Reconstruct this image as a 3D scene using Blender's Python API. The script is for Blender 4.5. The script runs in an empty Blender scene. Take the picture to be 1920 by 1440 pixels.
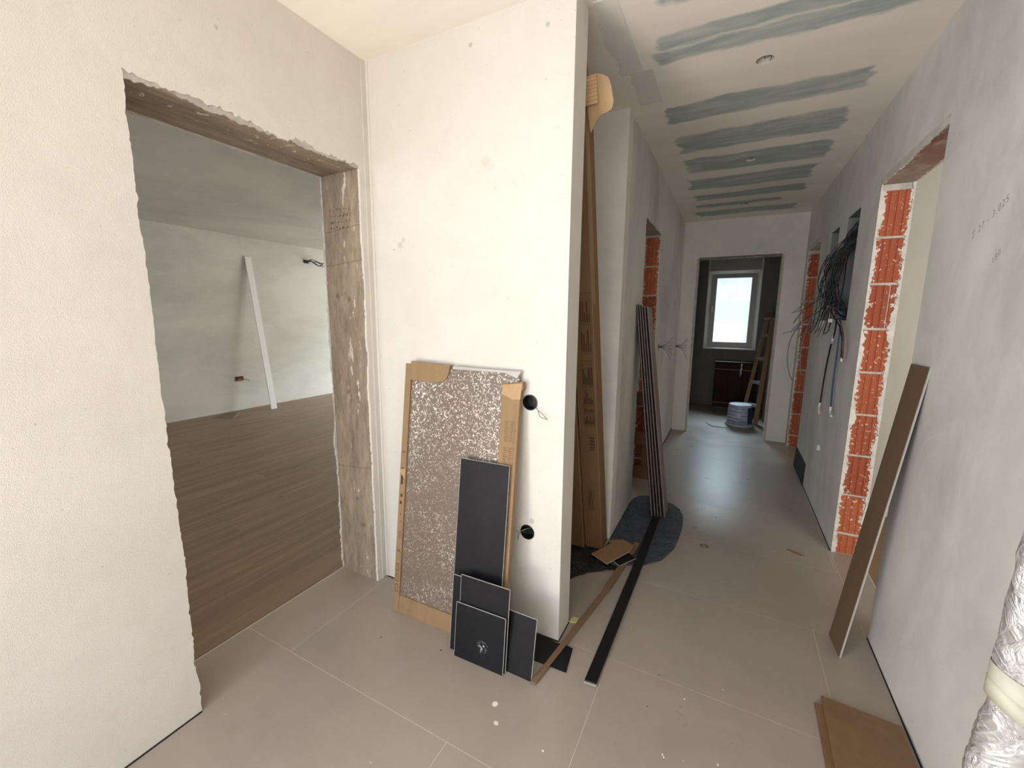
import bpy, bmesh, math, random
from mathutils import Vector, Matrix, noise
random.seed(7)
S = bpy.context.scene
COL = S.collection

# ------------------------------------------------------------------ camera
cam_d = bpy.data.cameras.new('camera'); cam = bpy.data.objects.new('camera', cam_d); COL.objects.link(cam)
S.camera = cam
cam_d.sensor_fit = 'HORIZONTAL'; cam_d.sensor_width = 36.0
cam_d.lens = 781.25 / 1920 * 36.0
cam_d.clip_start = 0.02; cam_d.clip_end = 200
_r = Vector((0.8859788, 0.4636514, 0.0083009)); _d = Vector((0.0799721, -0.1351353, -0.9875945)); _f = Vector((-0.4567778, 0.8756517, -0.1568062))
cam.matrix_world = Matrix(((_r.x, -_d.x, -_f.x, 0), (_r.y, -_d.y, -_f.y, 0), (_r.z, -_d.z, -_f.z, 1.40), (0, 0, 0, 1)))

# ------------------------------------------------------------------ world, lights, exposure
S.view_settings.view_transform = 'Standard'; S.view_settings.look = 'None'
S.view_settings.gamma = 1.0; S.view_settings.use_curve_mapping = False
S.view_settings.exposure = 0.24
S.cycles.use_denoising = True
S.cycles.max_bounces = 10; S.cycles.diffuse_bounces = 6; S.cycles.glossy_bounces = 4
S.cycles.caustics_reflective = False; S.cycles.caustics_refractive = False
S.cycles.sample_clamp_indirect = 6.0
W = bpy.data.worlds.new('sky'); S.world = W; W.use_nodes = True
bg = W.node_tree.nodes['Background']; bg.inputs[0].default_value = (0.58, 0.68, 0.71, 1); bg.inputs[1].default_value = 1.6

def area(name, loc, direction, sx, sy, power, color, spread=180):
    l = bpy.data.lights.new(name, 'AREA'); l.shape = 'RECTANGLE'; l.size = sx; l.size_y = sy
    l.energy = power; l.color = color; l.spread = math.radians(spread)
    o = bpy.data.objects.new(name, l); COL.objects.link(o)
    o.location = loc; o.rotation_euler = Vector(direction).to_track_quat('-Z', 'Y').to_euler()
    return o
# daylight through the entrance behind the camera: cool skylight coming down, warm light off the sunlit ground going up
area('entrance_skylight', (-0.45, -2.25, 1.25), (0.0, 1, -0.60), 1.7, 2.1, 28, (0.50, 0.70, 1.0))
area('entrance_ground_bounce', (-0.45, -2.25, 0.75), (0.05, 1, 0.62), 1.7, 1.3, 27, (1.0, 0.84, 0.66))
# added fill lights, left behind the camera, to brighten right wall and ceiling
area('side_fill_cool', (-1.50, -1.15, 1.2), (1, 0.15, -0.25), 1.5, 2.0, 66, (0.52, 0.71, 1.0))
area('side_fill_warm', (-1.50, -1.15, 0.7), (1, 0.2, 0.85), 1.5, 1.2, 92, (1.0, 0.86, 0.70))
# large window of the left room
area('left_room_daylight', (-4.3, 7.35, 1.15), (-0.1, -1, 0.05), 2.6, 2.0, 104, (0.98, 0.99, 0.97))
area('left_room_terrace_door', (-4.2, -2.35, 1.1), (0.0, 1, -0.1), 1.8, 2.0, 36, (0.96, 0.98, 0.99))
# window of the right room
area('right_room_daylight', (2.1, 0.55, 1.3), (-0.1, 1, 0.1), 1.6, 1.6, 34, (1.0, 0.95, 0.88))
area('second_right_room_daylight', (3.2, 5.2, 1.5), (-1, 0.0, -0.15), 1.0, 1.2, 8, (1.0, 0.97, 0.93))
area('bathroom_skylight', (0.0, 11.0, 4.6), (0, -1, -0.85), 3.0, 2.2, 900, (0.72, 0.86, 1.0))

# ------------------------------------------------------------------ material helpers
MATS = {}
def srgb(r, g, b):
    f = lambda c: (c / 255 / 12.92) if c / 255 <= 0.04045 else ((c / 255 + 0.055) / 1.055) ** 2.4
    return (f(r), f(g), f(b), 1)
class NT:
    def __init__(s, name):
        s.m = bpy.data.materials.new(name); s.m.use_nodes = True; s.t = s.m.node_tree
        s.b = s.t.nodes['Principled BSDF']; MATS[name] = s.m
        s.co = s.n('ShaderNodeTexCoord').outputs['Object']
    def n(s, typ, **kw):
        nd = s.t.nodes.new(typ)
        for k, v in kw.items(): setattr(nd, k, v)
        return nd
    def link(s, a, b): s.t.links.new(a, b)
    def mapping(s, scale=(1, 1, 1), loc=(0, 0, 0), rot=(0, 0, 0), src=None):
        m = s.n('ShaderNodeMapping'); m.inputs['Scale'].default_value = scale
        m.inputs['Location'].default_value = loc; m.inputs['Rotation'].default_value = rot
        s.link(src or s.co, m.inputs['Vector']); return m.outputs[0]
    def noise(s, scale, detail=4, rough=0.55, vec=None, dist=0.0):
        n = s.n('ShaderNodeTexNoise'); n.inputs['Scale'].default_value = scale
        n.inputs['Detail'].default_value = detail; n.inputs['Roughness'].default_value = rough
        n.inputs['Distortion'].default_value = dist
        s.link(vec or s.co, n.inputs['Vector']); return n.outputs[0]
    def math(s, op, a, b=None, c=None, clamp=False):
        n = s.n('ShaderNodeMath', operation=op); n.use_clamp = clamp
        for i, v in enumerate((a, b, c)):
            if v is None: continue
            if isinstance(v, (int, float)): n.inputs[i].default_value = v
            else: s.link(v, n.inputs[i])
        return n.outputs[0]
    def ramp(s, fac, lo, hi):
        n = s.n('ShaderNodeMapRange'); n.inputs[1].default_value = lo; n.inputs[2].default_value = hi
        s.link(fac, n.inputs[0]); return n.outputs[0]
    def mix(s, fac, a, b):
        n = s.n('ShaderNodeMix', data_type='RGBA')
        if isinstance(fac, (int, float)): n.inputs[0].default_value = fac
        else: s.link(fac, n.inputs[0])
        for i, v in ((6, a), (7, b)):
            if isinstance(v, tuple): n.inputs[i].default_value = v
            else: s.link(v, n.inputs[i])
        return n.outputs[2]
    def color(s, c):
        if isinstance(c, tuple): s.b.inputs['Base Color'].default_value = c
        else: s.link(c, s.b.inputs['Base Color'])
    def rough(s, r):
        if isinstance(r, (int, float)): s.b.inputs['Roughness'].default_value = r
        else: s.link(r, s.b.inputs['Roughness'])
    def metal(s, v):
        if isinstance(v, (int, float)): s.b.inputs['Metallic'].default_value = v
        else: s.link(v, s.b.inputs['Metallic'])
    def bump(s, h, strength=0.3, dist=0.005):
        n = s.n('ShaderNodeBump'); n.inputs['Strength'].default_value = strength; n.inputs['Distance'].default_value = dist
        s.link(h, n.inputs['Height']); s.link(n.outputs[0], s.b.inputs['Normal'])
    def sep(s, src=None):
        n = s.n('ShaderNodeSeparateXYZ'); s.link(src or s.co, n.inputs[0]); return n.outputs
    def spot(s, p, r, soft=0.3):
        d = s.n('ShaderNodeVectorMath', operation='DISTANCE')
        nz = s.n('ShaderNodeTexNoise'); nz.inputs['Scale'].default_value = 25; s.link(s.co, nz.inputs['Vector'])
        a = s.n('ShaderNodeVectorMath', operation='MULTIPLY_ADD'); s.link(nz.outputs['Color'], a.inputs[0])
        a.inputs[1].default_value = (r, r, r); s.link(s.co, a.inputs[2])
        s.link(a.outputs[0], d.inputs[0]); d.inputs[1].default_value = (p[0] + r / 2, p[1] + r / 2, p[2] + r / 2)
        n = s.n('ShaderNodeMapRange'); n.inputs[1].default_value = r; n.inputs[2].default_value = r * (1 - soft)
        s.link(d.outputs['Value'], n.inputs[0]); return n.outputs[0]

def plaster(name, c1, c2, c3=None, big=1.3, grain=0.25, spots=(), stretch=(1, 1, 1)):
    t = NT(name)
    v = t.mapping(scale=stretch)
    a = t.ramp(t.noise(big, 5, 0.62, v, 0.6), 0.38, 0.64)
    col = t.mix(a, c1, c2)
    b = t.ramp(t.noise(big * 5, 6, 0.7, v, 1.0), 0.45, 0.75)
    col = t.mix(t.math('MULTIPLY', b, 0.45), col, c3 or c2)
    sp = t.ramp(t.noise(60, 2, 0.5), 0.72, 0.78)
    col = t.mix(t.math('MULTIPLY', sp, 0.35), col, srgb(120, 114, 104))
    for p, r, c, k in spots:
        col = t.mix(t.math('MULTIPLY', t.spot(p, r), k), col, c)
    t.color(col); t.rough(0.92)
    h = t.math('ADD', t.math('MULTIPLY', t.noise(420, 2, 0.5), 0.6), t.math('MULTIPLY', t.noise(9, 5, 0.6), 1.2))
    t.bump(h, grain, 0.004)
    return t
GREY = srgb(150, 146, 138)
plaster('sand_plaster', srgb(207, 202, 193), srgb(213, 208, 199), srgb(201, 195, 185), grain=0.45,
        spots=[((-0.931, 1.541, 2.022), 0.026, srgb(200, 192, 178), 0.8), ((-0.915, 1.541, 1.995), 0.02, srgb(205, 198, 186), 0.7),
               ((-1.394, 1.541, 1.728), 0.018, srgb(190, 184, 172), 0.8), ((-1.375, 1.541, 1.75), 0.015, srgb(195, 188, 176), 0.8),
               ((-0.70, 1.541, 0.53), 0.014, GREY, 0.5), ((-1.0, 1.541, 2.46), 0.010, GREY, 0.6),
               ((-0.67, 1.541, 2.44), 0.010, GREY, 0.5), ((-1.57, 0.9, 2.33), 0.008, GREY, 0.5)])
plaster('skim_plaster', srgb(219, 216, 209), srgb(184, 183, 179), srgb(226, 223, 216), big=1.15, grain=0.12, stretch=(1, 0.9, 0.6))
plaster('skim_plaster_light', srgb(222, 218, 210), srgb(208, 205, 198), srgb(228, 224, 216), big=1.4, grain=0.12)
plaster('room_plaster', srgb(208, 206, 197), srgb(190, 189, 180), srgb(215, 212, 204), big=0.9, grain=0.12, stretch=(1, 0.7, 1.6))
plaster('patch_plaster', srgb(208, 202, 193), srgb(186, 180, 171), srgb(218, 213, 205), big=14, grain=0.7)
plaster('grey_render', srgb(126, 118, 110), srgb(112, 105, 98), srgb(132, 125, 117), big=2.0, grain=0.2)
plaster('mortar', srgb(190, 183, 172), srgb(165, 158, 148), srgb(205, 200, 190), big=18, grain=1.0)
plaster('rubble_white', srgb(236, 236, 234), srgb(214, 214, 212), srgb(225, 225, 225), big=5, grain=1.0)

# ceiling with green board bands between the filled joints
t = NT('board_ceiling')
warp = t.n('ShaderNodeVectorMath', operation='MULTIPLY_ADD')
nz = t.n('ShaderNodeTexNoise'); nz.inputs['Scale'].default_value = 3.2; nz.inputs['Detail'].default_value = 5; nz.inputs['Roughness'].default_value = 0.6
t.link(t.mapping(scale=(0.7, 1.6, 1)), nz.inputs['Vector']); t.link(nz.outputs['Color'], warp.inputs[0]); warp.inputs[1].default_value = (0.22, 0.16, 0); t.link(t.co, warp.inputs[2])
X, Y, Z = t.sep(warp.outputs[0])
X = t.math('ADD', X, -0.11); Y = t.math('ADD', Y, -0.08)
tot = None
for y0, y1, x0, x1 in [(1.60, 1.80, -.34, .52), (1.97, 2.06, -.37, .56), (2.08, 2.17, -.40, .56), (2.60, 2.79, -.43, .49), (3.01, 3.31, -.42, .48), (3.47, 3.79, -.42, .49), (3.95, 4.25, -.43, .47), (4.44, 4.63, -.43, .47), (4.82, 4.92, -.43, .3), (5.12, 5.34, -.43, .48)]:
    my = t.math('MULTIPLY', t.math('SUBTRACT', (y1 - y0) / 2 + 0.016, t.math('ABSOLUTE', t.math('SUBTRACT', Y, (y0 + y1) / 2))), 45, clamp=True)
    mx = t.math('MULTIPLY', t.math('SUBTRACT', (x1 - x0) / 2, t.math('ABSOLUTE', t.math('SUBTRACT', X, (x0 + x1) / 2))), 45, clamp=True)
    m_ = t.math('MULTIPLY', my, mx)
    tot = m_ if tot is None else t.math('MAXIMUM', tot, m_)
base = t.mix(t.ramp(t.noise(2.2, 5, 0.6, t.mapping(scale=(0.5, 2, 1))), 0.35, 0.65), srgb(238, 231, 222), srgb(228, 221, 212))
streak = t.ramp(t.noise(6, 4, 0.6, t.mapping(scale=(0.5, 2.0, 1), rot=(0, 0, 0.1)), 1.0), 0.25, 0.60)
t.color(t.mix(t.math('MULTIPLY', tot, t.math('MULTIPLY_ADD', streak, 0.42, 0.40)), base, srgb(136, 157, 155)))
t.rough(0.9); t.bump(t.noise(12, 4, 0.6), 0.15, 0.004)

# floor tiles
t = NT('floor_tile')
o_ = t.n('ShaderNodeObjectInfo').outputs['Random']
n1 = t.ramp(t.noise(1.6, 5, 0.6, None, 0.5), 0.3, 0.7); n2 = t.ramp(t.noise(9, 6, 0.72), 0.4, 0.75)
c = t.mix(n1, srgb(160, 147, 134), srgb(148, 138, 127)); c = t.mix(t.math('MULTIPLY', n2, 0.4), c, srgb(166, 154, 142))
dust = t.ramp(t.noise(5.2, 6, 0.75, None, 1.5), 0.60, 0.80)
c = t.mix(t.math('MULTIPLY', dust, 0.2), c, srgb(172, 163, 154))
speck = t.ramp(t.noise(38, 3, 0.6), 0.735, 0.76); c = t.mix(t.math('MULTIPLY', speck, 0.6), c, srgb(210, 205, 200))
dirt = t.ramp(t.noise(24, 3, 0.6, t.mapping(loc=(3, 5, 1))), 0.735, 0.76); c = t.mix(t.math('MULTIPLY', dirt, 0.6), c, srgb(96, 82, 70))
for p, r, k in [((-0.66, 1.15, 0), .012, .9), ((-0.62, 1.09, 0), .01, .8), ((0.0, 0, 0), .001, 0)]:
    c = t.mix(t.math('MULTIPLY', t.spot(p, r), k), c, srgb(235, 233, 228))
t.color(c); t.rough(t.math('MULTIPLY_ADD', t.noise(6, 3, 0.5), 0.12, 0.24)); t.bump(t.noise(60, 4, 0.6), 0.05, 0.002)
t.b.inputs['Specular IOR Level'].default_value = 0.5
t = NT('grout'); t.color(srgb(208, 198, 186)); t.rough(0.9)
t = NT('black_gap'); t.color(srgb(24, 22, 21)); t.rough(0.9)

def wood(name, c1, c2, c3, along='y', scale=1.0, rough=0.5, rnd=0.35, coat=0):
    t = NT(name)
    r = t.n('ShaderNodeObjectInfo').outputs['Random']
    cmb = t.n('ShaderNodeCombineXYZ'); 
    for i in range(3): t.link(t.math('MULTIPLY', r, 17.0 + i * 9), cmb.inputs[i])
    av = t.n('ShaderNodeVectorMath', operation='ADD'); t.link(t.co, av.inputs[0]); t.link(cmb.outputs[0], av.inputs[1])
    sc = {'x': (0.8, 14, 14), 'y': (14, 0.8, 14), 'z': (14, 14, 0.8)}[along]
    v = t.mapping(scale=tuple(k * scale for k in sc), src=av.outputs[0])
    a = t.ramp(t.noise(1.0, 6, 0.65, v, 0.8), 0.33, 0.68)
    c = t.mix(a, c1, c2)
    sc2 = {'x': (3, 60, 60), 'y': (60, 3, 60), 'z': (60, 60, 3)}[along]
    b = t.ramp(t.noise(1.0, 4, 0.6, t.mapping(scale=tuple(k * scale for k in sc2), src=av.outputs[0])), 0.4, 0.7)
    c = t.mix(t.math('MULTIPLY', b, 0.5), c, c3)
    c = t.mix(t.math('MULTIPLY', r, rnd), c, c3)
    t.color(c); t.rough(rough); t.bump(b, 0.12, 0.001); return t
wood('vinyl_plank', srgb(154, 128, 101), srgb(100, 80, 62), srgb(130, 109, 89), 'y', 1.0, 0.45)
wood('warm_plank', srgb(120, 92, 58), srgb(98, 74, 46), srgb(134, 104, 68), 'z', 0.5, 0.45)
wood('dark_plank', srgb(100, 78, 56), srgb(80, 62, 44), srgb(108, 88, 66), 'z', 0.5, 0.42)
wood('grey_plank', srgb(146, 128, 120), srgb(120, 104, 98), srgb(158, 142, 134), 'z', 0.5, 0.5)
wood('brown_board', srgb(122, 92, 62), srgb(102, 76, 52), srgb(132, 102, 72), 'z', 0.35, 0.55)
wood('tan_laminate', srgb(146, 112, 78), srgb(128, 96, 66), srgb(158, 124, 88), 'z', 0.6, 0.5)
wood('pallet_wood', srgb(112, 70, 40), srgb(84, 50, 28), srgb(70, 40, 22), 'x', 0.6, 0.75)
wood('ladder_wood', srgb(128, 94, 58), srgb(104, 76, 46), srgb(140, 108, 70), 'z', 0.8, 0.7)
wood('cabinet_wood', srgb(52, 20, 13), srgb(34, 13, 9), srgb(60, 26, 17), 'z', 0.5, 0.5, rnd=0.2).b.inputs['Specular IOR Level'].default_value = 0.12

# board-marked concrete with plaster splashes
t = NT('formwork_concrete')
v = t.mapping(scale=(6, 2.0, 1.6)); a = t.ramp(t.noise(1.9, 9, 0.8, v, 0.5), 0.36, 0.66)
c = t.mix(a, srgb(176, 158, 135), srgb(126, 111, 95))
stk = t.ramp(t.noise(1.0, 6, 0.7, t.mapping(scale=(34, 2.2, 9)), 0.6), 0.40, 0.66); c = t.mix(t.math('MULTIPLY', stk, 0.55), c, srgb(98, 84, 70))
g = t.ramp(t.noise(34, 5, 0.7, t.mapping(scale=(1, 0.5, 0.25))), 0.42, 0.75); c = t.mix(t.math('MULTIPLY', g, 0.7), c, srgb(150, 138, 122))
g2 = t.ramp(t.noise(7, 6, 0.75, t.mapping(scale=(1.6, 0.6, 0.5), loc=(4, 1, 2))), 0.58, 0.72); c = t.mix(t.math('MULTIPLY', g2, 0.55), c, srgb(104, 88, 74))
X, Y, Z = t.sep()
lime = t.math('MULTIPLY', t.ramp(t.noise(26, 4, 0.6, t.mapping(scale=(1, 1, 0.3))), 0.62, 0.65),
              t.math('SUBTRACT', 1.0, t.math('MULTIPLY', t.math('ABSOLUTE', t.math('ADD', X, 1.66)), 12, clamp=True), clamp=True))
c = t.mix(lime, c, srgb(222, 212, 196))
seams = None
for zz in (1.82, 1.66, 0.62):
    s_ = t.math('LESS_THAN', t.math('ABSOLUTE', t.math('SUBTRACT', t.math('MULTIPLY_ADD', X, -0.09, Z), zz + 0.15)), 0.0016)
    seams = s_ if seams is None else t.math('MAXIMUM', seams, s_)
c = t.mix(t.math('MULTIPLY', seams, 0.6), c, srgb(86, 72, 58))
for p in ((-1.76, 1.48, 1.50), (-1.68, 1.48, 1.485), (-1.72, 1.48, 1.02), (-1.70, 1.48, 0.44), (-1.66, 1.48, 0.30)):
    c = t.mix(t.math('MULTIPLY', t.spot(p, 0.014), 0.6), c, srgb(98, 84, 70))
t.color(c); t.rough(0.9); t.bump(t.math('ADD', g, t.math('MULTIPLY', a, 0.6)), 0.5, 0.004)

t = NT('terracotta')
r = t.n('ShaderNodeObjectInfo').outputs['Random']
cmb = t.n('ShaderNodeCombineXYZ')
for i in range(3): t.link(t.math('MULTIPLY', r, 31.0 + i * 7), cmb.inputs[i])
av = t.n('ShaderNodeVectorMath', operation='ADD'); t.link(t.co, av.inputs[0]); t.link(cmb.outputs[0], av.inputs[1])
c = t.mix(r, srgb(142, 66, 40), srgb(170, 90, 54))
c = t.mix(t.math('MULTIPLY', t.ramp(t.noise(14, 4, 0.6, av.outputs[0]), 0.4, 0.7), 0.4), c, srgb(134, 70, 46))
# lime smears, heavier towards the vertical edges of the brick
X, Y, Z = t.sep()
edge = t.math('MULTIPLY', t.math('ABSOLUTE', t.math('DIVIDE', X, 0.058)), 1.0, clamp=True)
lm = t.math('ADD', t.noise(55, 4, 0.65, av.outputs[0]), t.math('MULTIPLY', t.math('POWER', edge, 4.0), 0.14))
lm = t.ramp(lm, 0.62, 0.66)
c = t.mix(lm, c, srgb(206, 194, 180)); t.color(c); t.rough(0.85); t.bump(lm, 0.5, 0.003)

t = NT('lintel_clay')
X, Y, Z = t.sep()
st = t.ramp(t.math('SINE', t.math('MULTIPLY_ADD', t.noise(6, 3), 3.0, t.math('MULTIPLY', X, 620))), -0.1, 0.5)
g = t.math('ADD', t.ramp(t.noise(9, 5, 0.7, t.mapping(scale=(1, .6, 1))), 0.48, 0.64), t.math('MULTIPLY', t.ramp(Y, 2.45, 2.85), 0.8), clamp=True)
t.color(t.mix(t.math('MAXIMUM', t.math('MULTIPLY', st, 0.45), g), srgb(128, 72, 54), srgb(168, 152, 138))); t.rough(0.9); t.bump(st, 0.6, 0.004)

# packaging film with silvery squiggles over the panel
t = NT('squiggle_film')
v = t.mapping(scale=(1, 1, 0.9))
w1 = t.math('ABSOLUTE', t.math('SUBTRACT', t.noise(105, 0, 0.4, v, 0.5), 0.5))
X, Y, Z = t.sep()
wn = t.noise(2.2, 3, 0.6, t.mapping(scale=(0.8, 1, 3.2)))
dens = t.math('ADD', t.ramp(wn, 0.46, 0.66), t.ramp(Z, 0.62, 0.95), clamp=True)
brk = t.ramp(t.noise(75, 0, 0.4, t.mapping(loc=(2, 0, 7))), 0.40, 0.48)
line = t.math('MULTIPLY', t.math('LESS_THAN', w1, t.math('MULTIPLY_ADD', dens, 0.024, 0.026)), brk)
bright = t.math('MULTIPLY', line, t.math('MULTIPLY_ADD', dens, 0.65, 0.35))
t.color(t.mix(bright, srgb(112, 98, 85), srgb(216, 209, 200))); t.rough(t.math('MULTIPLY_ADD', bright, -0.1, 0.42)); t.metal(t.math('MULTIPLY', bright, 0.25)); t.bump(line, 0.6, 0.002)

t = NT('black_vinyl'); n = t.noise(9, 5, 0.7)
t.color(t.mix(t.ramp(n, 0.35, 0.75), srgb(14, 14, 17), srgb(27, 27, 30))); t.rough(0.55); t.b.inputs['Specular IOR Level'].default_value = 0.25
t = NT('black_vinyl_scuffed'); n = t.ramp(t.noise(12, 5, 0.7, None, 1.0), 0.5, 0.75)
sc = t.math('MULTIPLY', t.spot((0.13, 0, 0.085), 0.030, 0.9), t.ramp(t.noise(90, 3, 0.6), 0.5, 0.62))
t.color(t.mix(sc, t.mix(n, srgb(14, 15, 19), srgb(24, 24, 28)), srgb(190, 190, 188))); t.rough(0.55); t.b.inputs['Specular IOR Level'].default_value = 0.25
t = NT('pale_core'); t.color(srgb(168, 166, 160)); t.rough(0.7)
t = NT('black_strip'); n = t.ramp(t.noise(16, 4, 0.6, t.mapping(scale=(1, 0.35, 1)), 1.5), 0.66, 0.72)
t.color(t.mix(n, srgb(12, 12, 13), srgb(130, 130, 130))); t.rough(0.35)
def crumple(name, c1, c2, rough, sc=18, st=0.9, coat=0.0):
    t = NT(name); n = t.noise(sc, 6, 0.6, None, 1.6)
    rd = t.math('SUBTRACT', 1.0, t.math('MULTIPLY', t.math('ABSOLUTE', t.math('SUBTRACT', n, 0.5)), 9.0), clamp=True)
    n2 = t.noise(sc * .5, 3, 0.5, None, 2.0)
    rd2 = t.math('SUBTRACT', 1.0, t.math('MULTIPLY', t.math('ABSOLUTE', t.math('SUBTRACT', n2, 0.5)), 14.0), clamp=True)
    h = t.math('MAXIMUM', rd, rd2)
    t.color(t.mix(t.math('MULTIPLY', t.math('MULTIPLY', h, n2), 0.9), c1, c2)); t.rough(rough); t.bump(h, st, 0.008); return t
crumple('grey_film', srgb(46, 51, 62), srgb(112, 120, 132), 0.38)
crumple('black_film', srgb(9, 9, 10), srgb(70, 70, 72), 0.25)
t = crumple('silver_foil', srgb(182, 179, 176), srgb(232, 229, 226), 0.34, 12, 0.55); t.metal(0.5)
t = NT('duct_tape'); t.color(t.mix(t.noise(14, 3), srgb(186, 182, 164), srgb(172, 168, 150))); t.rough(0.6)
def cardboard(name, c1, c2, c3):
    t = NT(name); X, Y, Z = t.sep()
    n = t.ramp(t.noise(5, 5, 0.6, t.mapping(scale=(3, 3, 0.6))), 0.35, 0.7)
    t.color(t.mix(t.math('MULTIPLY', t.ramp(t.noise(40, 3), 0.5, 0.8), 0.3), t.mix(n, c1, c2), c3)); t.rough(0.8); t.bump(t.noise(30, 3), 0.1, 0.002)
cardboard('cardboard', srgb(146, 118, 86), srgb(130, 104, 74), srgb(158, 130, 98))
cardboard('carton_brown', srgb(124, 94, 62), srgb(110, 82, 54), srgb(134, 104, 72))
cardboard('cardboard_pale', srgb(176, 146, 108), srgb(160, 130, 94), srgb(188, 158, 122))
t = NT('cardboard_ribbed'); X, Y, Z = t.sep()
w_ = t.math('SINE', t.math('MULTIPLY_ADD', t.noise(4, 2), 2, t.math('MULTIPLY', Z, 480)))
t.color(t.mix(t.ramp(w_, 0.3, 1.0), srgb(186, 152, 110), srgb(166, 130, 90))); t.rough(0.8); t.bump(w_, 0.4, 0.003)
def flat(name, c, rough=0.5, metal=0.0):
    t = NT(name); n = t.noise(30, 3); k = 0.92
    t.color(t.mix(t.math('MULTIPLY', n, 0.6), c, (c[0] * k, c[1] * k, c[2] * k, 1))); t.rough(rough); t.metal(metal); return t
flat('ink', srgb(52, 36, 22), 0.8); flat('faded_ink', srgb(112, 82, 52), 0.8)
flat('pencil', srgb(140, 136, 130), 0.9); flat('marker', srgb(92, 78, 62), 0.9)
flat('black_plastic', srgb(16, 17, 18), 0.45); flat('dark_grey_wire', srgb(40, 44, 46), 0.5)
flat('black_wire', srgb(20, 22, 24), 0.5); flat('green_wire', srgb(38, 62, 54), 0.5); flat('blue_wire', srgb(34, 58, 108), 0.5)
flat('slate_wire', srgb(64, 80, 92), 0.5); flat('brown_wire', srgb(104, 62, 54), 0.5); flat('white_wire', srgb(196, 192, 186), 0.5)
flat('grey_wire', srgb(142, 140, 136), 0.5)
flat('white_plastic', srgb(222, 222, 220), 0.45); flat('bucket_white', srgb(176, 180, 190), 0.35); flat('bucket_print', srgb(52, 58, 84), 0.5)
flat('window_grey', srgb(158, 151, 142), 0.35); flat('window_reveal', srgb(246, 240, 226), 0.4); flat('white_paint', srgb(220, 216, 208), 0.6)
flat('trim_white', srgb(232, 230, 226), 0.5); flat('steel', srgb(150, 150, 150), 0.3, 0.8); flat('wood_strip', srgb(124, 96, 72), 0.6)
flat('box_interior', srgb(108, 112, 108), 0.6); flat('orange_box', srgb(150, 92, 30), 0.6); flat('foam_yellow', srgb(196, 196, 128), 0.8)
flat('rung_tape', srgb(150, 150, 150), 0.6); flat('garden_gravel', srgb(190, 180, 160), 0.95)
flat('white_wall_outside', srgb(240, 240, 236), 0.9)
gm = bpy.data.materials.new('glass'); gm.use_nodes = True; MATS['glass'] = gm; g_ = gm.node_tree
for n in list(g_.nodes): g_.nodes.remove(n)
ot = g_.nodes.new('ShaderNodeOutputMaterial'); tr = g_.nodes.new('ShaderNodeBsdfTransparent'); gl = g_.nodes.new('ShaderNodeBsdfGlossy'); mx = g_.nodes.new('ShaderNodeMixShader')
tr.inputs[0].default_value = (0.93, 0.98, 0.98, 1); gl.inputs['Roughness'].default_value = 0.05; mx.inputs[0].default_value = 0.05
g_.links.new(tr.outputs[0], mx.inputs[1]); g_.links.new(gl.outputs[0], mx.inputs[2]); g_.links.new(mx.outputs[0], ot.inputs[0])
t = NT('stretch_wrap'); t.color(srgb(176, 172, 166)); t.rough(0.15)

# ------------------------------------------------------------------ object helpers
def tag(o, label=None, cat=None, group=None, kind=None):
    if label: o['label'] = label
    if cat: o['category'] = cat
    if group: o['group'] = group
    if kind: o['kind'] = kind
    return o
def link(name, me, mat, parent=None, loc=None, M=None, smooth=False):
    o = bpy.data.objects.new(name, me); COL.objects.link(o)
    if mat is not None and not me.materials:
        for m_ in (mat if isinstance(mat, (list, tuple)) else [mat]): me.materials.append(MATS[m_])
    if smooth:
        for p in me.polygons: p.use_smooth = True
    if M is not None: o.matrix_basis = M
    elif loc is not None: o.location = loc
    if parent is not None:
        pm = WM(parent)
        o.parent = parent; o.matrix_parent_inverse = Matrix.Identity(4)
        base = M if M is not None else Matrix.Translation(Vector(loc or (0, 0, 0)))
        o.matrix_basis = pm.inverted() @ base
    return o
def WM(o):
    return o.matrix_basis.copy() if o.parent is None else WM(o.parent) @ o.matrix_basis
def empty(name, loc, label=None, cat=None, group=None, M=None):
    o = bpy.data.objects.new(name, None); COL.objects.link(o); o.empty_display_size = 0.05
    if M is not None: o.matrix_basis = M
    else: o.location = loc; o.matrix_basis = Matrix.Translation(Vector(loc))
    return tag(o, label, cat, group)
def mesh_from(name, verts, faces):
    me = bpy.data.meshes.new(name); me.from_pydata([tuple(v) for v in verts], [], faces)
    bm = bmesh.new(); bm.from_mesh(me); bmesh.ops.recalc_face_normals(bm, faces=bm.faces); bm.to_mesh(me); bm.free()
    return me
class MB:
    def __init__(s): s.v = []; s.f = []
    def box(s, x0, x1, y0, y1, z0, z1):
        b = len(s.v)
        s.v += [(x, y, z) for x in (x0, x1) for y in (y0, y1) for z in (z0, z1)]
        s.f += [tuple(b + i for i in q) for q in ((0, 1, 3, 2), (4, 6, 7, 5), (0, 4, 5, 1), (2, 3, 7, 6), (0, 2, 6, 4), (1, 5, 7, 3))]
        return s
    def prism(s, pts, z0, z1):
        b = len(s.v); n = len(pts)
        s.v += [(p[0], p[1], z0) for p in pts] + [(p[0], p[1], z1) for p in pts]
        s.f.append(tuple(b + i for i in range(n))[::-1]); s.f.append(tuple(b + n + i for i in range(n)))
        for i in range(n): j = (i + 1) % n; s.f.append((b + i, b + j, b + n + j, b + n + i))
        return s
    def mesh(s, name): return mesh_from(name, s.v, s.f)
def bevel(me, w, seg=1):
    bm = bmesh.new(); bm.from_mesh(me)
    bmesh.ops.bevel(bm, geom=list(bm.edges), offset=w, segments=seg, affect='EDGES', profile=0.6)
    bm.to_mesh(me); bm.free(); return me
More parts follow.
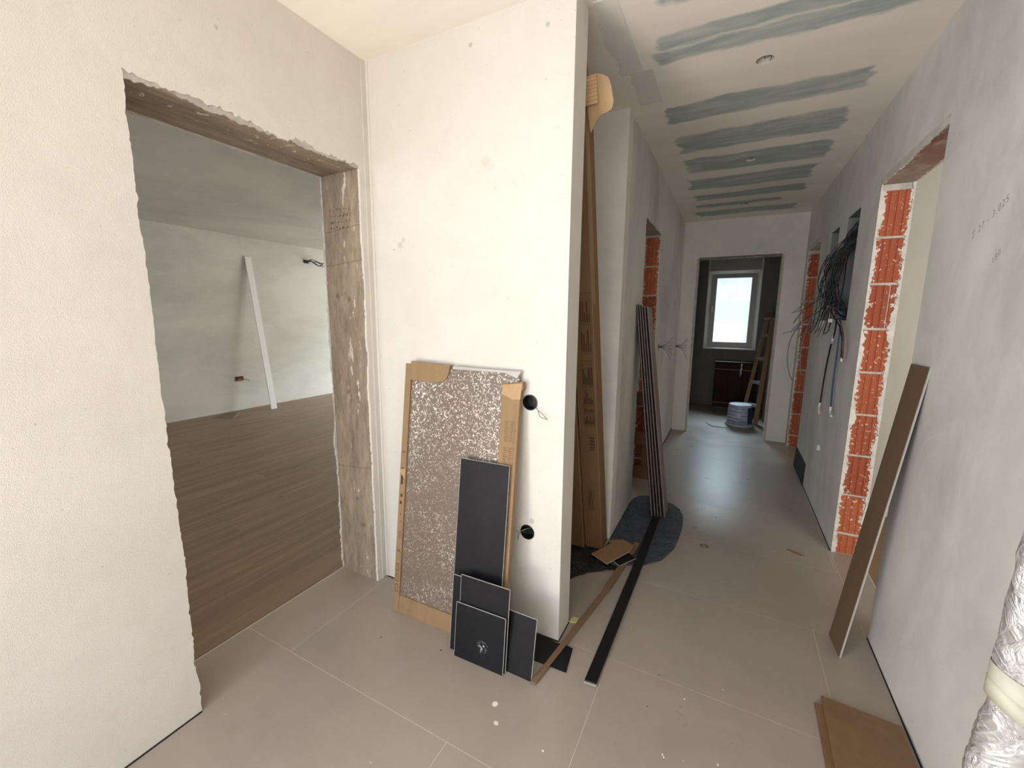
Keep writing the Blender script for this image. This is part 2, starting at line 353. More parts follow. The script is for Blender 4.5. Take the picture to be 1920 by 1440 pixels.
def frame(p0, p1, p2):
    p0, p1, p2 = map(Vector, (p0, p1, p2))
    ux = (p1 - p0).normalized(); uz = (p2 - p0); L = uz.length
    uz = (uz - ux * uz.dot(ux)); Lz = uz.length; uz.normalize(); uy = uz.cross(ux)
    M = Matrix((ux, uy, uz)).transposed().to_4x4(); M.translation = p0
    return M, (p1 - p0).length, Lz
def slab(name, p0, p1, p2, t, mat, parent=None, bev=0.0006, rough=0.0):
    """board from its bottom-left, bottom-right and top-left corners; local x = width, y = thickness (away), z = length"""
    M, w, L = frame(p0, p1, p2)
    y0, y1 = (0, t) if t > 0 else (t, 0)
    me = MB().box(0, w, y0, y1, 0, L).mesh(name)
    if bev: bevel(me, bev)
    return link(name, me, mat, parent, M=M)
def local_box(name, parent, x0, x1, y0, y1, z0, z1, mat, bev=0.0):
    me = MB().box(x0, x1, y0, y1, z0, z1).mesh(name)
    if bev: bevel(me, bev)
    return link(name, me, mat, parent, M=WM(parent))
def base_origin(o, p):
    """moves the origin of an unparented world-space mesh to p"""
    o.data.transform(Matrix.Translation(-Vector(p))); o.location = p; return o
def cutbox(x0, x1, y0, y1, z0, z1): return MB().box(x0, x1, y0, y1, z0, z1).mesh('c')
def cutcyl(c, axis, r, depth, n=28):
    bm = bmesh.new(); bmesh.ops.create_cone(bm, cap_ends=True, segments=n, radius1=r, radius2=r, depth=depth)
    me = bpy.data.meshes.new('c'); 
    R = {'x': Matrix.Rotation(math.pi / 2, 4, 'Y'), 'y': Matrix.Rotation(math.pi / 2, 4, 'X'), 'z': Matrix.Identity(4)}[axis]
    bm.transform(Matrix.Translation(Vector(c)) @ R); bm.to_mesh(me); bm.free(); return me
def cut(me, cutters):
    o = bpy.data.objects.new('tmp', me); COL.objects.link(o); cs = []
    for c in cutters:
        co = bpy.data.objects.new('cut', c); COL.objects.link(co); cs.append(co)
        md = o.modifiers.new('b', 'BOOLEAN'); md.operation = 'DIFFERENCE'; md.solver = 'EXACT'; md.object = co
    dg = bpy.context.evaluated_depsgraph_get(); dg.update()
    r = bpy.data.meshes.new_from_object(o.evaluated_get(dg))
    for x in [o] + cs: bpy.data.objects.remove(x)
    return r
def structure(name, me, mat, label, kind='structure'):
    me.name = name; o = link(name, me, mat); return tag(o, label, None, None, kind)
def jag(name, parent, O, L, A, N, length, width, jit, thick, mat='patch_plaster', seg=0.012, seed=0):
    tj = 0.25 if mat == 'patch_plaster' else 0.0
    """plate from O along L (length), across A (width, jagged far edge), proud along N by thick"""
    O, L, A, N = map(Vector, (O, L, A, N)); n = max(4, int(length / seg)); vs = []; fs = []
    for i in range(n + 1):
        s = length * i / n
        w = width + jit * (noise.noise(Vector((s * 9, seed * 7.3, 1.7))) * 1.3 + noise.noise(Vector((s * 47, seed * 3.1, 9.2))) * 0.7 + noise.noise(Vector((s * 140, seed * 5.1, 2.2))) * 0.45)
        q = [O + L * s, O + L * s + A * w]
        vs += [q[0], q[1], q[0] + N * thick, q[1] + N * thick * (1 - tj * random.random())]
    for i in range(n):
        a = i * 4; b = a + 4
        fs += [(a, a + 1, b + 1, b), (a + 2, b + 2, b + 3, a + 3), (a + 1, a + 3, b + 3, b + 1), (a, b, b + 2, a + 2)]
    fs += [(0, 2, 3, 1), (n * 4, n * 4 + 1, n * 4 + 3, n * 4 + 2)]
    return link(name, mesh_from(name, vs, fs), mat, parent)
def spline(pts, k=6):
    pts = [Vector(p) for p in pts]
    if len(pts) < 3: return pts
    P = [pts[0] * 2 - pts[1]] + pts + [pts[-1] * 2 - pts[-2]]; out = []
    for i in range(1, len(P) - 2):
        a, b, c, d = P[i - 1:i + 3]
        for q in range(k):
            t = q / k
            out.append(0.5 * ((2 * b) + (c - a) * t + (2 * a - 5 * b + 4 * c - d) * t * t + (3 * b - a - 3 * c + d) * t ** 3))
    return out + [pts[-1]]
def tube(name, pts, r, mat, parent=None, res=3, k=6):
    pts = spline(pts, k); n = 4 + 2 * res - 2 if res < 3 else 10; vs = []; fs = []
    d0 = (pts[1] - pts[0]).normalized(); u = d0.orthogonal().normalized()
    for i, p in enumerate(pts):
        d = (pts[min(i + 1, len(pts) - 1)] - pts[max(i - 1, 0)]).normalized()
        u = (u - d * u.dot(d)).normalized(); w = d.cross(u)
        for j in range(n):
            a = 2 * math.pi * j / n; vs.append(p + (u * math.cos(a) + w * math.sin(a)) * r)
    for i in range(len(pts) - 1):
        for j in range(n): j2 = (j + 1) % n; fs.append((i * n + j, i * n + j2, (i + 1) * n + j2, (i + 1) * n + j))
    fs.append(tuple(range(n))[::-1]); fs.append(tuple((len(pts) - 1) * n + j for j in range(n)))
    return link(name, mesh_from(name, vs, fs), mat, parent, smooth=True)
def lathe(name, prof, c, mat, parent=None, n=40, smooth=True):
    vs = []; fs = []
    for r, z in prof:
        for k in range(n): a = 2 * math.pi * k / n; vs.append((r * math.cos(a), r * math.sin(a), z))
    for i in range(len(prof) - 1):
        for k in range(n): k2 = (k + 1) % n; fs.append((i * n + k, i * n + k2, (i + 1) * n + k2, (i + 1) * n + k))
    fs.append(tuple(range(n))[::-1]); fs.append(tuple((len(prof) - 1) * n + k for k in range(n)))
    me = mesh_from(name, vs, fs); o = link(name, me, mat, parent, loc=c)
    if smooth:
        for p in me.polygons:
            if len(p.vertices) == 4: p.use_smooth = True
    return o
def text(name, body, size, M, mat, parent, shear=0.0, spacing=1.0):
    cu = bpy.data.curves.new(name, 'FONT'); cu.body = body; cu.size = size; cu.extrude = 0.0002; cu.shear = shear; cu.space_character = spacing; cu.offset = -0.0004 if size > 0.02 else 0
    o = bpy.data.objects.new(name, cu); COL.objects.link(o)
    dg = bpy.context.evaluated_depsgraph_get(); dg.update()
    me = bpy.data.meshes.new_from_object(o.evaluated_get(dg)); bpy.data.objects.remove(o); me.materials.clear()
    return link(name, me, mat, parent, M=M)

H = 2.54; XR = 0.648; XR2 = 0.79; XL = -0.588; XL2 = -0.718; WL = -1.57; WL2 = -1.845; YS = 1.541; YE = 5.59
# ================================================================== SETTING
# ---- floors
fl = structure('floor', MB().box(WL2, XR2, -2.4, 7.75, -0.10, -0.0004).mesh('f'), 'grout', 'grey-beige tiled floor of the entrance hall and corridor with pale joints')
tile_mesh = {}
def tile(x0, x1, y0, y1):
    g = 0.0008 if y0 < 2.9 else 0.0005
    k = (round(x1 - x0, 3), round(y1 - y0, 3), g)
    if k not in tile_mesh:
        tile_mesh[k] = MB().box(g, k[0] - g, g, k[1] - g, -0.012, 0).mesh('tile')
    o = link('tile', tile_mesh[k], 'floor_tile', None); o.location = (x0, y0, 0)
    # object coordinates stay continuous across tiles, so shift the texture with the mesh itself
    o.parent = fl
    return o
# material of tiles uses world position so that no two tiles repeat
for nd in MATS['floor_tile'].node_tree.nodes:
    if nd.bl_idname == 'ShaderNodeTexCoord':
        g2_ = MATS['floor_tile'].node_tree.nodes.new('ShaderNodeNewGeometry')
        for l in list(nd.outputs['Object'].links):
            MATS['floor_tile'].node_tree.links.new(g2_.outputs['Position'], l.to_socket)
offs = {-6: .2, -5: -.3, -4: .05, -3: .5, -2: -.1, -1: -.733, 0: -.345, 1: .439, 2: -.555, 3: -.57, 4: -.56, 5: -.55, 6: -.572, 7: -.56, 8: -.55, 9: -.4, 10: .2, 11: -.2}
for row in range(-6, 12):
    ya = 0.955 + 0.6 * row; yb = ya + 0.6
    cuts = []
    x = offs[row] - 2.4
    while x < XR2 + 0.1:
        cuts.append(x); x += 1.2
    for i, xa in enumerate(cuts):
        xb = xa + 1.2
        # clip to the hall/corridor outline (door thresholds included)
        lo, hi = WL2 + 0.005, XR - 0.006
        if ya > 1.5: lo = -1.29 if ya < 2.4 else XL2
        if ya > 5.3: lo, hi = (-0.74, 0.61)
        a, b = max(xa, lo), min(xb, hi)
        if b - a > 0.01 and yb > -2.4 and ya < 7.6:
            tile(round(a, 4), round(b, 4), round(ya, 4), round(min(yb, 7.6), 4))
# tiled thresholds of the two doorways on the right
for ya, yb in ((2.212, 3.015), (4.72, 5.45)):
    tile(XR - 0.006, XR2 - 0.004, ya, yb)
fl2 = structure('floor', MB().box(-6.6, WL2, -2.4, 7.4, -0.10, -0.006).mesh('f'), 'black_gap', 'brown wood-look plank floor of the large room on the left')
pm = MB().box(0.0002, 0.1828, 0.0002, 1.2198, -0.006, 0).mesh('plank')
cnt = 0
for i in range(26):
    xa = WL2 - 0.004 - 0.183 * (i + 1)
    off = (i * 0.47) % 1.22
    for j in range(-2, 6):
        ya = -0.9 + off + 1.22 * j - 1.22
        if ya > 7.3 or ya < -2.3 or ya + 1.22 > 7.4: continue
        o = link('plank', pm, 'vinyl_plank', None); o.location = (xa, ya, 0); o.parent = fl2; cnt += 1
fl3 = structure('floor', MB().box(XR2, 3.6, 0.4, 3.8, -0.10, -0.006).mesh('f'), 'black_gap', 'brown wood-look plank floor of the room behind the first doorway on the right')
wood('vinyl_plank_warm', srgb(142, 108, 70), srgb(116, 86, 54), srgb(128, 100, 66), 'y', 0.55, 0.45)
pm2 = MB().box(0.0006, 0.1824, 0.0008, 1.2192, -0.006, 0).mesh('plank')
for i in range(12):
    for j in range(4):
        ya = 0.45 + (i * 0.41) % 0.6 + 1.22 * j - 0.5
        y0_ = max(ya, 0.41); y1_ = min(ya + 1.22, 3.766)
        if y1_ - y0_ < 0.05: continue
        o = link('plank', pm2, 'vinyl_plank_warm', None); o.location = (XR2 + 0.183 * i, y0_, 0); o.scale.y = (y1_ - y0_) / 1.22; o.parent = fl3
structure('floor', MB().box(XR2, 3.6, 4.2, 6.2, -0.10, -0.002).mesh('f'), 'grout', 'bare screed floor of the room behind the second doorway on the right')
structure('floor', MB().box(WL, XL2, 2.6, 5.6, -0.10, -0.002).mesh('f'), 'grout', 'bare screed floor of the dark room on the left of the corridor')

# ---- ceilings
cme = MB().box(WL2, XR2, -2.4, 7.6, H, H + 0.12).mesh('c')
cme = cut(cme, [cutcyl((0.036, 2.335, H), 'z', 0.036, 0.2), cutcyl((0.025, 3.642, H), 'z', 0.036, 0.2), cutcyl((0.017, 4.946, H), 'z', 0.036, 0.2)])
ceil = structure('ceiling', cme, 'board_ceiling', 'white hall ceiling with pale green board bands and round lamp holes')
jag('plaster_edge', ceil, (-0.46, 1.66, H), (0, 1, 0), (-1, 0, 0), (0, 0, -1), 0.52, 0.10, 0.022, 0.0015, 'skim_plaster_light', 0.02, 5)
jag('plaster_edge', ceil, (-0.42, 2.17, H - 0.0005), (0, 1, 0), (-1, 0, 0), (0, 0, -1), 0.33, 0.11, 0.012, 0.0015, 'skim_plaster_light', 0.02, 6)
structure('ceiling', MB().box(-6.6, WL2, -2.4, 7.4, H, H + 0.1).mesh('c'), 'room_plaster', 'grey-white trowelled ceiling of the large room on the left')
structure('ceiling', MB().box(XR2, 3.6, 0.4, 6.2, H, H + 0.1).mesh('c'), 'room_plaster', 'white ceiling of the rooms on the right')

# ---- walls
# left wall with the wide opening
MG = 0.035
def liner(name, parent, mat, x0, x1, y0, y1, z0, z1): return link(name, MB().box(x0, x1, y0, y1, z0, z1).mesh(name), mat, parent)
wl = structure('wall_left', cut(MB().box(WL2, WL, -2.4, 7.4, 0, H).mesh('w'), [cutbox(WL2 - 1, WL + 1, 0.632 - MG, 1.482 + MG, -1, 2.07 + MG), cutbox(WL - 0.02, WL + 1, -1.95, -0.35, 0.05, 2.25)]),
               'sand_plaster', 'cream rough-plastered wall on the left with a wide unframed doorway')
liner('doorway_reveal', wl, 'formwork_concrete', WL2 + 0.012, WL - 0.008, 1.482, 1.482 + MG, 0, 2.07)
liner('doorway_reveal', wl, 'formwork_concrete', WL2 + 0.012, WL - 0.008, 0.632 - MG, 0.632, 0, 2.07)
liner('concrete_lintel', wl, 'formwork_concrete', WL2 + 0.012, WL - 0.008, 0.632 - MG, 1.482 + MG, 2.07, 2.07 + MG)
jag('render_edge', wl, (WL - 0.010, 0.629, 2.07 + MG), (0, 1, 0), (0, 0, -1), (1, 0, 0), 0.856, MG + 0.004, 0.014, 0.006, 'mortar', 0.008, 77)
for (O, L, A, ln, ji, sd) in [((WL - 0.012, 0.632 - MG, 0), (0, 0, 1), (0, 1, 0), 2.07 + MG, 0.006, 1), ((WL - 0.012, 1.482 + MG, 0), (0, 0, 1), (0, -1, 0), 2.07 + MG, 0.004, 2),
                          ((WL - 0.0121, 0.629, 2.07 + MG), (0, 1, 0), (0, 0, -1), 0.856, 0.018, 3)]:
    jag('plaster_edge', wl, O, L, A, (1, 0, 0), ln, MG + (0.002 if sd != 3 else -0.006), ji, 0.012, 'sand_plaster', 0.01, sd)
    O2 = (WL2 + 0.014, O[1], O[2])
    jag('plaster_edge', wl, O2, L, A, (-1, 0, 0), ln, MG + 0.002, 0.008, 0.014, 'patch_plaster', 0.012, sd + 10)
rr = random.Random(21)   # pencilled sums on the concrete, too faint to read
for row in range(4):
    x = -1.785
    while x < -1.655:
        n_ = rr.randint(3, 5); z_ = 1.905 - row * 0.027
        tube('pencil_note', [(x + rr.uniform(0, .012), 1.4812, z_ + rr.uniform(-.008, .008)) for _ in range(n_)], 0.0007, 'ink', wl, res=1, k=4)
        x += rr.uniform(.014, .022)
# corner bead where the left wall meets the partition
link('corner_bead', MB().box(WL - 0.001, WL + 0.003, YS - 0.030, YS + 0.001, 0, H).box(WL + 0.003, WL + 0.016, YS - 0.003, YS + 0.001, 0, H).mesh('b'), 'sand_plaster', wl)

# partition stub with two socket holes
ws = structure('wall_middle', cut(MB().box(WL, -0.565, YS, 1.672, 0, H).mesh('w'), [cutcyl((-0.718, YS, 1.053), 'y', 0.034, 0.09), cutcyl((-0.722, YS, 0.474), 'y', 0.034, 0.09)]),
               'sand_plaster', 'white partition wall in the middle with two black socket holes')
# front edge bead of the partition end
jag('plaster_edge', ws, (-0.566, YS + 0.0005, 0), (0, 0, 1), (0, 1, 0), (1, 0, 0), H, 0.010, 0.002, 0.0012, 'skim_plaster', 0.03, 8)
structure('wall_niche_back', MB().box(-1.40, XL, 2.50, 2.60, 0, H).mesh('w'), 'skim_plaster_light', 'smooth white wall behind the cardboard cartons')
structure('wall_niche_left', MB().box(-1.40, -1.30, 1.672, 2.50, 0, H).mesh('w'), 'skim_plaster_light', 'hidden left wall of the niche with the cardboard cartons')
wc = structure('wall_corridor_left', cut(MB().box(XL2, XL, 2.601, YE, 0, H).mesh('w'), [cutbox(-1, 0, 3.14 - MG, 3.83 + MG, -1, 2.105 + MG), cutcyl((XL, 4.063, 1.147), 'x', 0.03, 0.08), cutcyl((XL, 5.44, 1.075), 'x', 0.03, 0.08)]),
               'skim_plaster', 'grey skimmed left corridor wall with an unframed doorway and loose wires')
link('plaster_corner', MB().box(XL - 0.02, XL, 2.5999, 2.602, 0, H).mesh('b'), 'skim_plaster', wc)
# end wall, opening to the bathroom
we = structure('wall_end', cut(MB().box(-0.80, 0.80, YE, YE + 0.14, 0, H).mesh('w'), [cutbox(-0.412, 0.432, 5, 6, -1, 2.112)]),
               'skim_plaster_light', 'white end wall of the corridor with an unframed doorway to the bathroom')
jag('render_edge', we, (-0.412, YE + 0.001, 2.125), (1, 0, 0), (0, 0, -1), (0, -1, 0), 0.844, 0.022, 0.012, 0.003, 'grey_render', 0.010, 21)
for x_, a_, sd in ((-0.412, 1, 22), (0.432, -1, 23)):
    jag('plaster_edge', we, (x_ - a_ * 0.02, YE + 0.002, 0), (0, 0, 1), (a_, 0, 0), (0, -1, 0), 2.11, 0.024, 0.005, 0.003, 'mortar', 0.012, sd)
# right wall, two doorways and two wire boxes let into it
wr = structure('wall_right', cut(MB().box(XR, XR2, -2.4, YE, 0, H).mesh('w'),
               [cutbox(0, 2, 2.212 - 0.001, 3.015 + 0.012, -1, 2.12 + MG), cutbox(0, 2, 4.72, 5.45 + 0.012, -1, 2.12 + MG),
                cutbox(0, XR + 0.10, 3.40, 3.725, 1.40, 2.096), cutbox(0, XR + 0.09, 3.975, 4.262, 1.40, 2.09), cutcyl((XR, 3.697, 0.466), 'x', 0.03, 0.06)]),
               'skim_plaster', 'grey skimmed right wall with two brick-edged doorways, wire boxes and pencil notes')
# back wall behind the camera with the entrance opening
structure('wall_back', cut(MB().box(WL2, XR2, -2.55, -2.4, 0, H).mesh('w'), [cutbox(-1.3, 0.4, -3, -2, 0.02, 2.25)]), 'sand_plaster', 'entrance wall behind the viewer with the open doorway')
# left room
wf = structure('wall_room_far', MB().box(-6.6, -6.45, -2.4, 7.4, 0, H).mesh('w'), 'room_plaster', 'grey-white trowelled far wall of the large room on the left')
structure('wall_room_back', cut(MB().box(-6.6, WL2, 7.4, 7.55, 0, H).mesh('w'), [cutbox(-5.6, -3.0, 7, 8, 0.1, 2.2)]), 'room_plaster', 'window wall of the large room on the left')
structure('wall_room_front', cut(MB().box(-6.6, WL2, -2.55, -2.4, 0, H).mesh('w'), [cutbox(-5.1, -3.3, -3, -2, 0.05, 2.15)]), 'room_plaster', 'terrace-door wall of the large room on the left')
# right room
structure('wall_room_right', MB().box(XR2, 3.6, 3.768, 3.90, 0, H).mesh('w'), 'sand_plaster', 'bright cream wall seen through the first doorway on the right')
structure('wall_side_right', MB().box(3.6, 3.7, 0.3, 6.3, 0, H).mesh('w'), 'sand_plaster', 'outer wall of the rooms on the right')
structure('wall_near_right', cut(MB().box(XR2, 3.6, 0.25, 0.4, 0, H).mesh('w'), [cutbox(1.3, 2.9, 0, 1, 0.5, 2.1)]), 'sand_plaster', 'window wall of the first room on the right')
structure('wall_rear_right', MB().box(XR2 + 0.01, 3.6, 6.2, 6.3, 0, H).mesh('w'), 'sand_plaster', 'rear wall of the second room on the right')
# bathroom
structure('wall_bathroom_left', MB().box(-0.85, -0.74, YE + 0.14, 7.55, 0, H).mesh('w'), 'grey_render', 'dark grey rendered left wall of the bathroom')
structure('wall_bathroom_right', MB().box(0.61, 0.72, YE + 0.14, 7.55, 0, H).mesh('w'), 'grey_render', 'dark grey rendered right wall of the bathroom')
structure('wall_bathroom_back', cut(MB().box(-0.85, 0.72, 7.55, 7.80, 0, H).mesh('w'), [cutbox(-0.392, 0.346, 7, 8, 0.935, 2.345)]), 'grey_render', 'dark grey rendered bathroom wall around the window')

# ---- brick door jambs: bricks are pieces of the wall
def brick_mesh(w, h, d, name='brick'):
    xs = []; prof = []
    nb = 4
    # grooved face, local y = 0 plane facing -y
    pts = [(-w / 2, 0.002)]
    for k in range(1, nb):
        g = -w / 2 + w * k / nb
        pts += [(g - 0.0045, 0.0), (g - 0.002, 0.0045), (g + 0.002, 0.0045), (g + 0.0045, 0.0)]
    pts += [(w / 2, 0.002), (w / 2, d), (-w / 2, d)]
    return MB().prism(pts, -h / 2, h / 2).mesh(name)
bm_full = brick_mesh(0.122, 0.232, 0.06); bm_low = brick_mesh(0.122, 0.118, 0.06)
def brick_jamb(parent, yj, xa, xb, ztop, sd, ew=0.016, ej=0.015):
    xc = (xa + xb) / 2
    liner('mortar_bed', parent, 'mortar', xa + 0.006, xb - 0.006, yj + 0.002, yj + 0.06, 0, ztop)
    zs = [(0.062, bm_low)] + [(0.2525 + 0.245 * k, bm_full) for k in range(8)]
    for k, (z, me) in enumerate(zs):
        o = link('brick', me, 'terracotta', parent)
        o.matrix_basis = WM(parent).inverted() @ (Matrix.Translation((xc + random.uniform(-.003, .003), yj - 0.004 + random.uniform(-.0015, .0015), z)) @ Matrix.Rotation(random.uniform(-.012, .012), 4, 'Z'))
    for x_, a_, s2 in ((xa, 1, 1), (xb, -1, 2)):
        jag('plaster_edge', parent, (x_, yj + 0.012, 0), (0, 0, 1), (a_, 0, 0), (0, -1, 0), ztop, ew, ej, 0.020, 'patch_plaster', 0.008, sd + s2)
brick_jamb(wr, 3.015, XR, XR2, 2.118, 30)
brick_jamb(wr, 5.45, XR, XR2, 2.118, 34, 0.009, 0.009)
brick_jamb(wc, 3.83, XL2, XL, 2.103, 38, 0.007, 0.006)
for yy0, yy1 in ((2.211, 3.03), (4.72, 5.46)):
    liner('clay_lintel', wr, 'lintel_clay', XR + 0.004, XR2 - 0.004, yy0, yy1, 2.12, 2.12 + MG + 0.001)
    for x_, a_, sd in ((XR, 1, 1), (XR2, -1, 2)):
        jag('plaster_edge', wr, (x_ , yy0, 2.12 + MG), (0, 1, 0), (a_, 0, 0), (0, 0, -1), yy1 - yy0, 0.010, 0.006, MG + 0.003, 'patch_plaster', 0.015, 40 + sd)
liner('clay_lintel', wc, 'lintel_clay', XL2 + 0.004, XL - 0.004, 3.14 - MG, 3.87, 2.105, 2.105 + MG + 0.001)
liner('doorway_reveal', wc, 'mortar', XL2 + 0.003, XL - 0.003, 3.14 - MG, 3.14, 0, 2.105)
for yy, a_, sd in ((3.14 - MG, 1, 51), (3.83 + MG + 0.004, -1, 52)):
    jag('plaster_edge', wc, (XL - 0.01, yy, 0), (0, 0, 1), (0, a_, 0), (1, 0, 0), 2.105, MG, 0.003, 0.0103, 'skim_plaster', 0.02, sd)
jag('plaster_edge', wc, (XL - 0.01, 3.14 - MG, 2.105 + MG), (0, 1, 0), (0, 0, -1), (1, 0, 0), 0.69 + 2 * MG, MG, 0.004, 0.0103, 'skim_plaster', 0.02, 53)

# black joint line at the foot of the walls
structure('baseboard_right', MB().box(XR - 0.0055, XR + 0.001, -2.4, 2.212, 0.0, 0.002).box(XR - 0.0055, XR + 0.001, 3.015, 4.72, 0, 0.002).mesh('b'), 'black_gap', 'thin dark expansion joint along the foot of the right wall')
structure('baseboard_left', MB().box(WL - 0.001, WL + 0.004, -2.4, 0.632, 0, 0.004).box(WL, -0.565, YS - 0.004, YS + 0.001, 0, 0.004).box(-0.566, -0.561, YS, 1.672, 0, 0.004).box(XL - 0.001, XL + 0.005, 3.87, YE, 0, 0.008).box(XL - 0.001, XL + 0.004, 2.5, 3.14, 0, 0.004).mesh('b'),
          'black_gap', 'thin dark joint along the foot of the left walls')

# ---- bathroom window
win = tag(empty('window_1', (-0.02, 7.55, 0.935)), 'grey tilt window with pale bead and roller-shutter box above, in the bathroom', None, None, 'structure')
win['kind'] = 'structure'
def wbox(name, mat, *boxes, bev=0.0, parent=win):
    m_ = MB()
    for b in boxes: m_.box(*b)
    me = m_.mesh(name)
    return link(name, me, mat, parent)
x0, x1, z0, z1 = -0.392, 0.346, 0.935, 2.16
wbox('bead', 'trim_white', (x0 - .006, x0 + .006, 7.540, 7.56, z0 - .006, 2.345), (x1 - .006, x1 + .006, 7.540, 7.56, z0 - .006, 2.345), (x0 + .006, x1 - .006, 7.540, 7.56, z0 - .006, z0 + .006))
wbox('shutter_box', 'window_grey', (x0 + .007, x1 - .007, 7.556, 7.76, z1 + .004, 2.345))
wbox('reveal_lining', 'window_reveal', (x0 + .006, x0 + .009, 7.56, 7.70, z0 + .006, z1), (x1 - .009, x1 - .006, 7.56, 7.70, z0 + .006, z1))
def splay(pa, pb, qa, qb):   # sloped strip of the reveal between the wall edge and the sash, 4 mm thick
    vs = [Vector(p) for p in (pa, pb, qb, qa)]; n_ = (vs[1] - vs[0]).cross(vs[3] - vs[0]).normalized() * 0.004
    if n_.y < 0: n_ = -n_
    vs = vs + [v + n_ for v in vs]
    link('reveal_lining', mesh_from('reveal_lining', vs, [(0, 1, 2, 3), (7, 6, 5, 4), (0, 4, 5, 1), (1, 5, 6, 2), (2, 6, 7, 3), (3, 7, 4, 0)]), 'window_reveal', win)
o_ = [(x0 + .008, z0 + .008), (x1 - .008, z0 + .008), (x1 - .008, z1 - .002), (x0 + .008, z1 - .002)]; i_ = [(x0 + .05, z0 + .03), (x1 - .05, z0 + .03), (x1 - .05, z1 - .045), (x0 + .05, z1 - .045)]
for k in range(4):
    k2 = (k + 1) % 4; splay((o_[k][0], 7.562, o_[k][1]), (o_[k2][0], 7.562, o_[k2][1]), (i_[k][0], 7.622, i_[k][1]), (i_[k2][0], 7.622, i_[k2][1]))
sx0, sx1, sz0, sz1 = x0 + .05, x1 - .05, z0 + .03, z1 - .045
fw = 0.075
sash = wbox('sash', 'window_grey', (sx0 - .04, sx0 + fw, 7.632, 7.69, sz0 - .02, sz1 + .04), (sx1 - fw, sx1 + .04, 7.632, 7.69, sz0 - .02, sz1 + .04), (sx0 + fw, sx1 - fw, 7.632, 7.69, sz0 - .02, sz0 + fw), (sx0 + fw, sx1 - fw, 7.632, 7.69, sz1 - fw * .8, sz1 + .04))
wbox('pane', 'glass', (sx0 + fw, sx1 - fw, 7.655, 7.661, sz0 + fw, sz1 - fw * .8), parent=win)
wbox('handle', 'trim_white', (sx0 + .025, sx0 + .045, 7.60, 7.618, 1.50, 1.62), (sx0 + .030, sx0 + .040, 7.618, 7.633, 1.52, 1.60), parent=sash)

# outside, beyond the bathroom window
structure('ground_outside', MB().box(-8, 8, 7.9, 24, -0.3, -0.1).mesh('g'), 'garden_gravel', 'pale ground outside behind the bathroom window')
tag(base_origin(link('garden_wall', MB().box(-4, 4, 10.2, 10.4, -0.1, 1.80).mesh('garden_wall'), 'white_wall_outside'), (0, 10.3, -0.1)), 'white garden wall in full light outside the bathroom window', 'wall')
def rough_pillar(name, xa, xb, ya, za, zb, label, taper):
    bm = bmesh.new(); bmesh.ops.create_cube(bm, size=1); bmesh.ops.subdivide_edges(bm, edges=bm.edges, cuts=9, use_grid_fill=True)
    for v in bm.verts:
        u = v.co.z + .5; s = 1 - taper * (1 - u)
        v.co = Vector(((xa + xb) / 2 + v.co.x * (xb - xa) * s, ya + v.co.y * 0.3, za + u * (zb - za)))
        v.co += Vector([noise.noise(v.co * 9 + Vector((k * 5, 0, 0))) for k in range(3)]) * 0.035
    me = bpy.data.meshes.new(name); bm.to_mesh(me); bm.free()
    o = link(name, me, 'rubble_white'); base_origin(o, ((xa + xb) / 2, ya, za)); return tag(o, label, 'pillar')
rough_pillar('stone_pillar', -0.62, -0.10, 10.9, -0.1, 3.2, 'broad rough white stone pillar seen through the bathroom window', 0.0)
rough_pillar('stone_pillar', 0.035, 0.13, 10.9, -0.1, 3.2, 'narrow rough white stone pillar seen through the bathroom window', 0.05)

# ================================================================== OBJECTS IN THE HALL
# ---- film-wrapped panel with cardboard edge guards, leaning on the partition
pM, pw, pl = frame((-1.342, 1.352, 0.0), (-0.742, 1.362, 0.0), (-1.371, 1.502, 1.185))
panel = empty('wrapped_board', None, 'tall panel wrapped in silver squiggle film with brown cardboard edges, leaning on the partition wall', 'panel', M=pM)
local_box('panel_sheet', panel, 0.006, pw - 0.012, 0.004, 0.020, 0.010, pl - 0.012, 'squiggle_film', 0.001)
ce = local_box('cardboard_edge', panel, 0.0, 0.034, -0.006, 0.024, 0.0, pl, 'cardboard', 0.0015)
local_box('cardboard_edge', panel, 0.034, pw - 0.02, -0.004, 0.024, 0.0, 0.085, 'cardboard', 0.0015)
# torn top guard
pts = [(0.034, pl - 0.075), (0.10, pl - 0.078), (0.17, pl - 0.080), (0.215, pl - 0.072), (0.235, pl - 0.055), (0.245, pl - 0.03), (0.25, pl + 0.004), (0.03, pl + 0.012)]
def xz_prism(name, pts, ya, yb, mat, parent, rnd=0.0, bev=0.0008):
    n = len(pts); vs = [(p[0], ya, p[1]) for p in pts] + [(p[0], yb, p[1]) for p in pts]
    fs = [tuple(range(n)), tuple(range(n, 2 * n))[::-1]] + [(i, (i + 1) % n, n + (i + 1) % n, n + i) for i in range(n)]
    me = mesh_from(name, vs, fs)
    if bev: bevel(me, bev)
    return link(name, me, mat, parent, M=WM(parent))
xz_prism('cardboard_edge', pts, -0.005, 0.024, 'cardboard', panel)
cr_pts = [(pw - 0.075, 0.0), (pw - 0.001, 0.0), (pw + 0.001, 0.5), (pw + 0.002, pl - 0.085), (pw + 0.012, pl - 0.07), (pw + 0.010, pl - 0.042), (pw - 0.02, pl - 0.048), (pw - 0.082, pl - 0.06), (pw - 0.080, 0.7)]
cr = xz_prism('cardboard_edge', cr_pts, -0.005, 0.024, 'cardboard', panel)
xz_prism('tape', [(pw - 0.080, pl - 0.060), (pw + 0.008, pl - 0.050), (pw + 0.004, pl - 0.115), (pw - 0.03, pl - 0.118), (pw - 0.080, pl - 0.10)], -0.0065, -0.005, 'cardboard_pale', panel, bev=0)
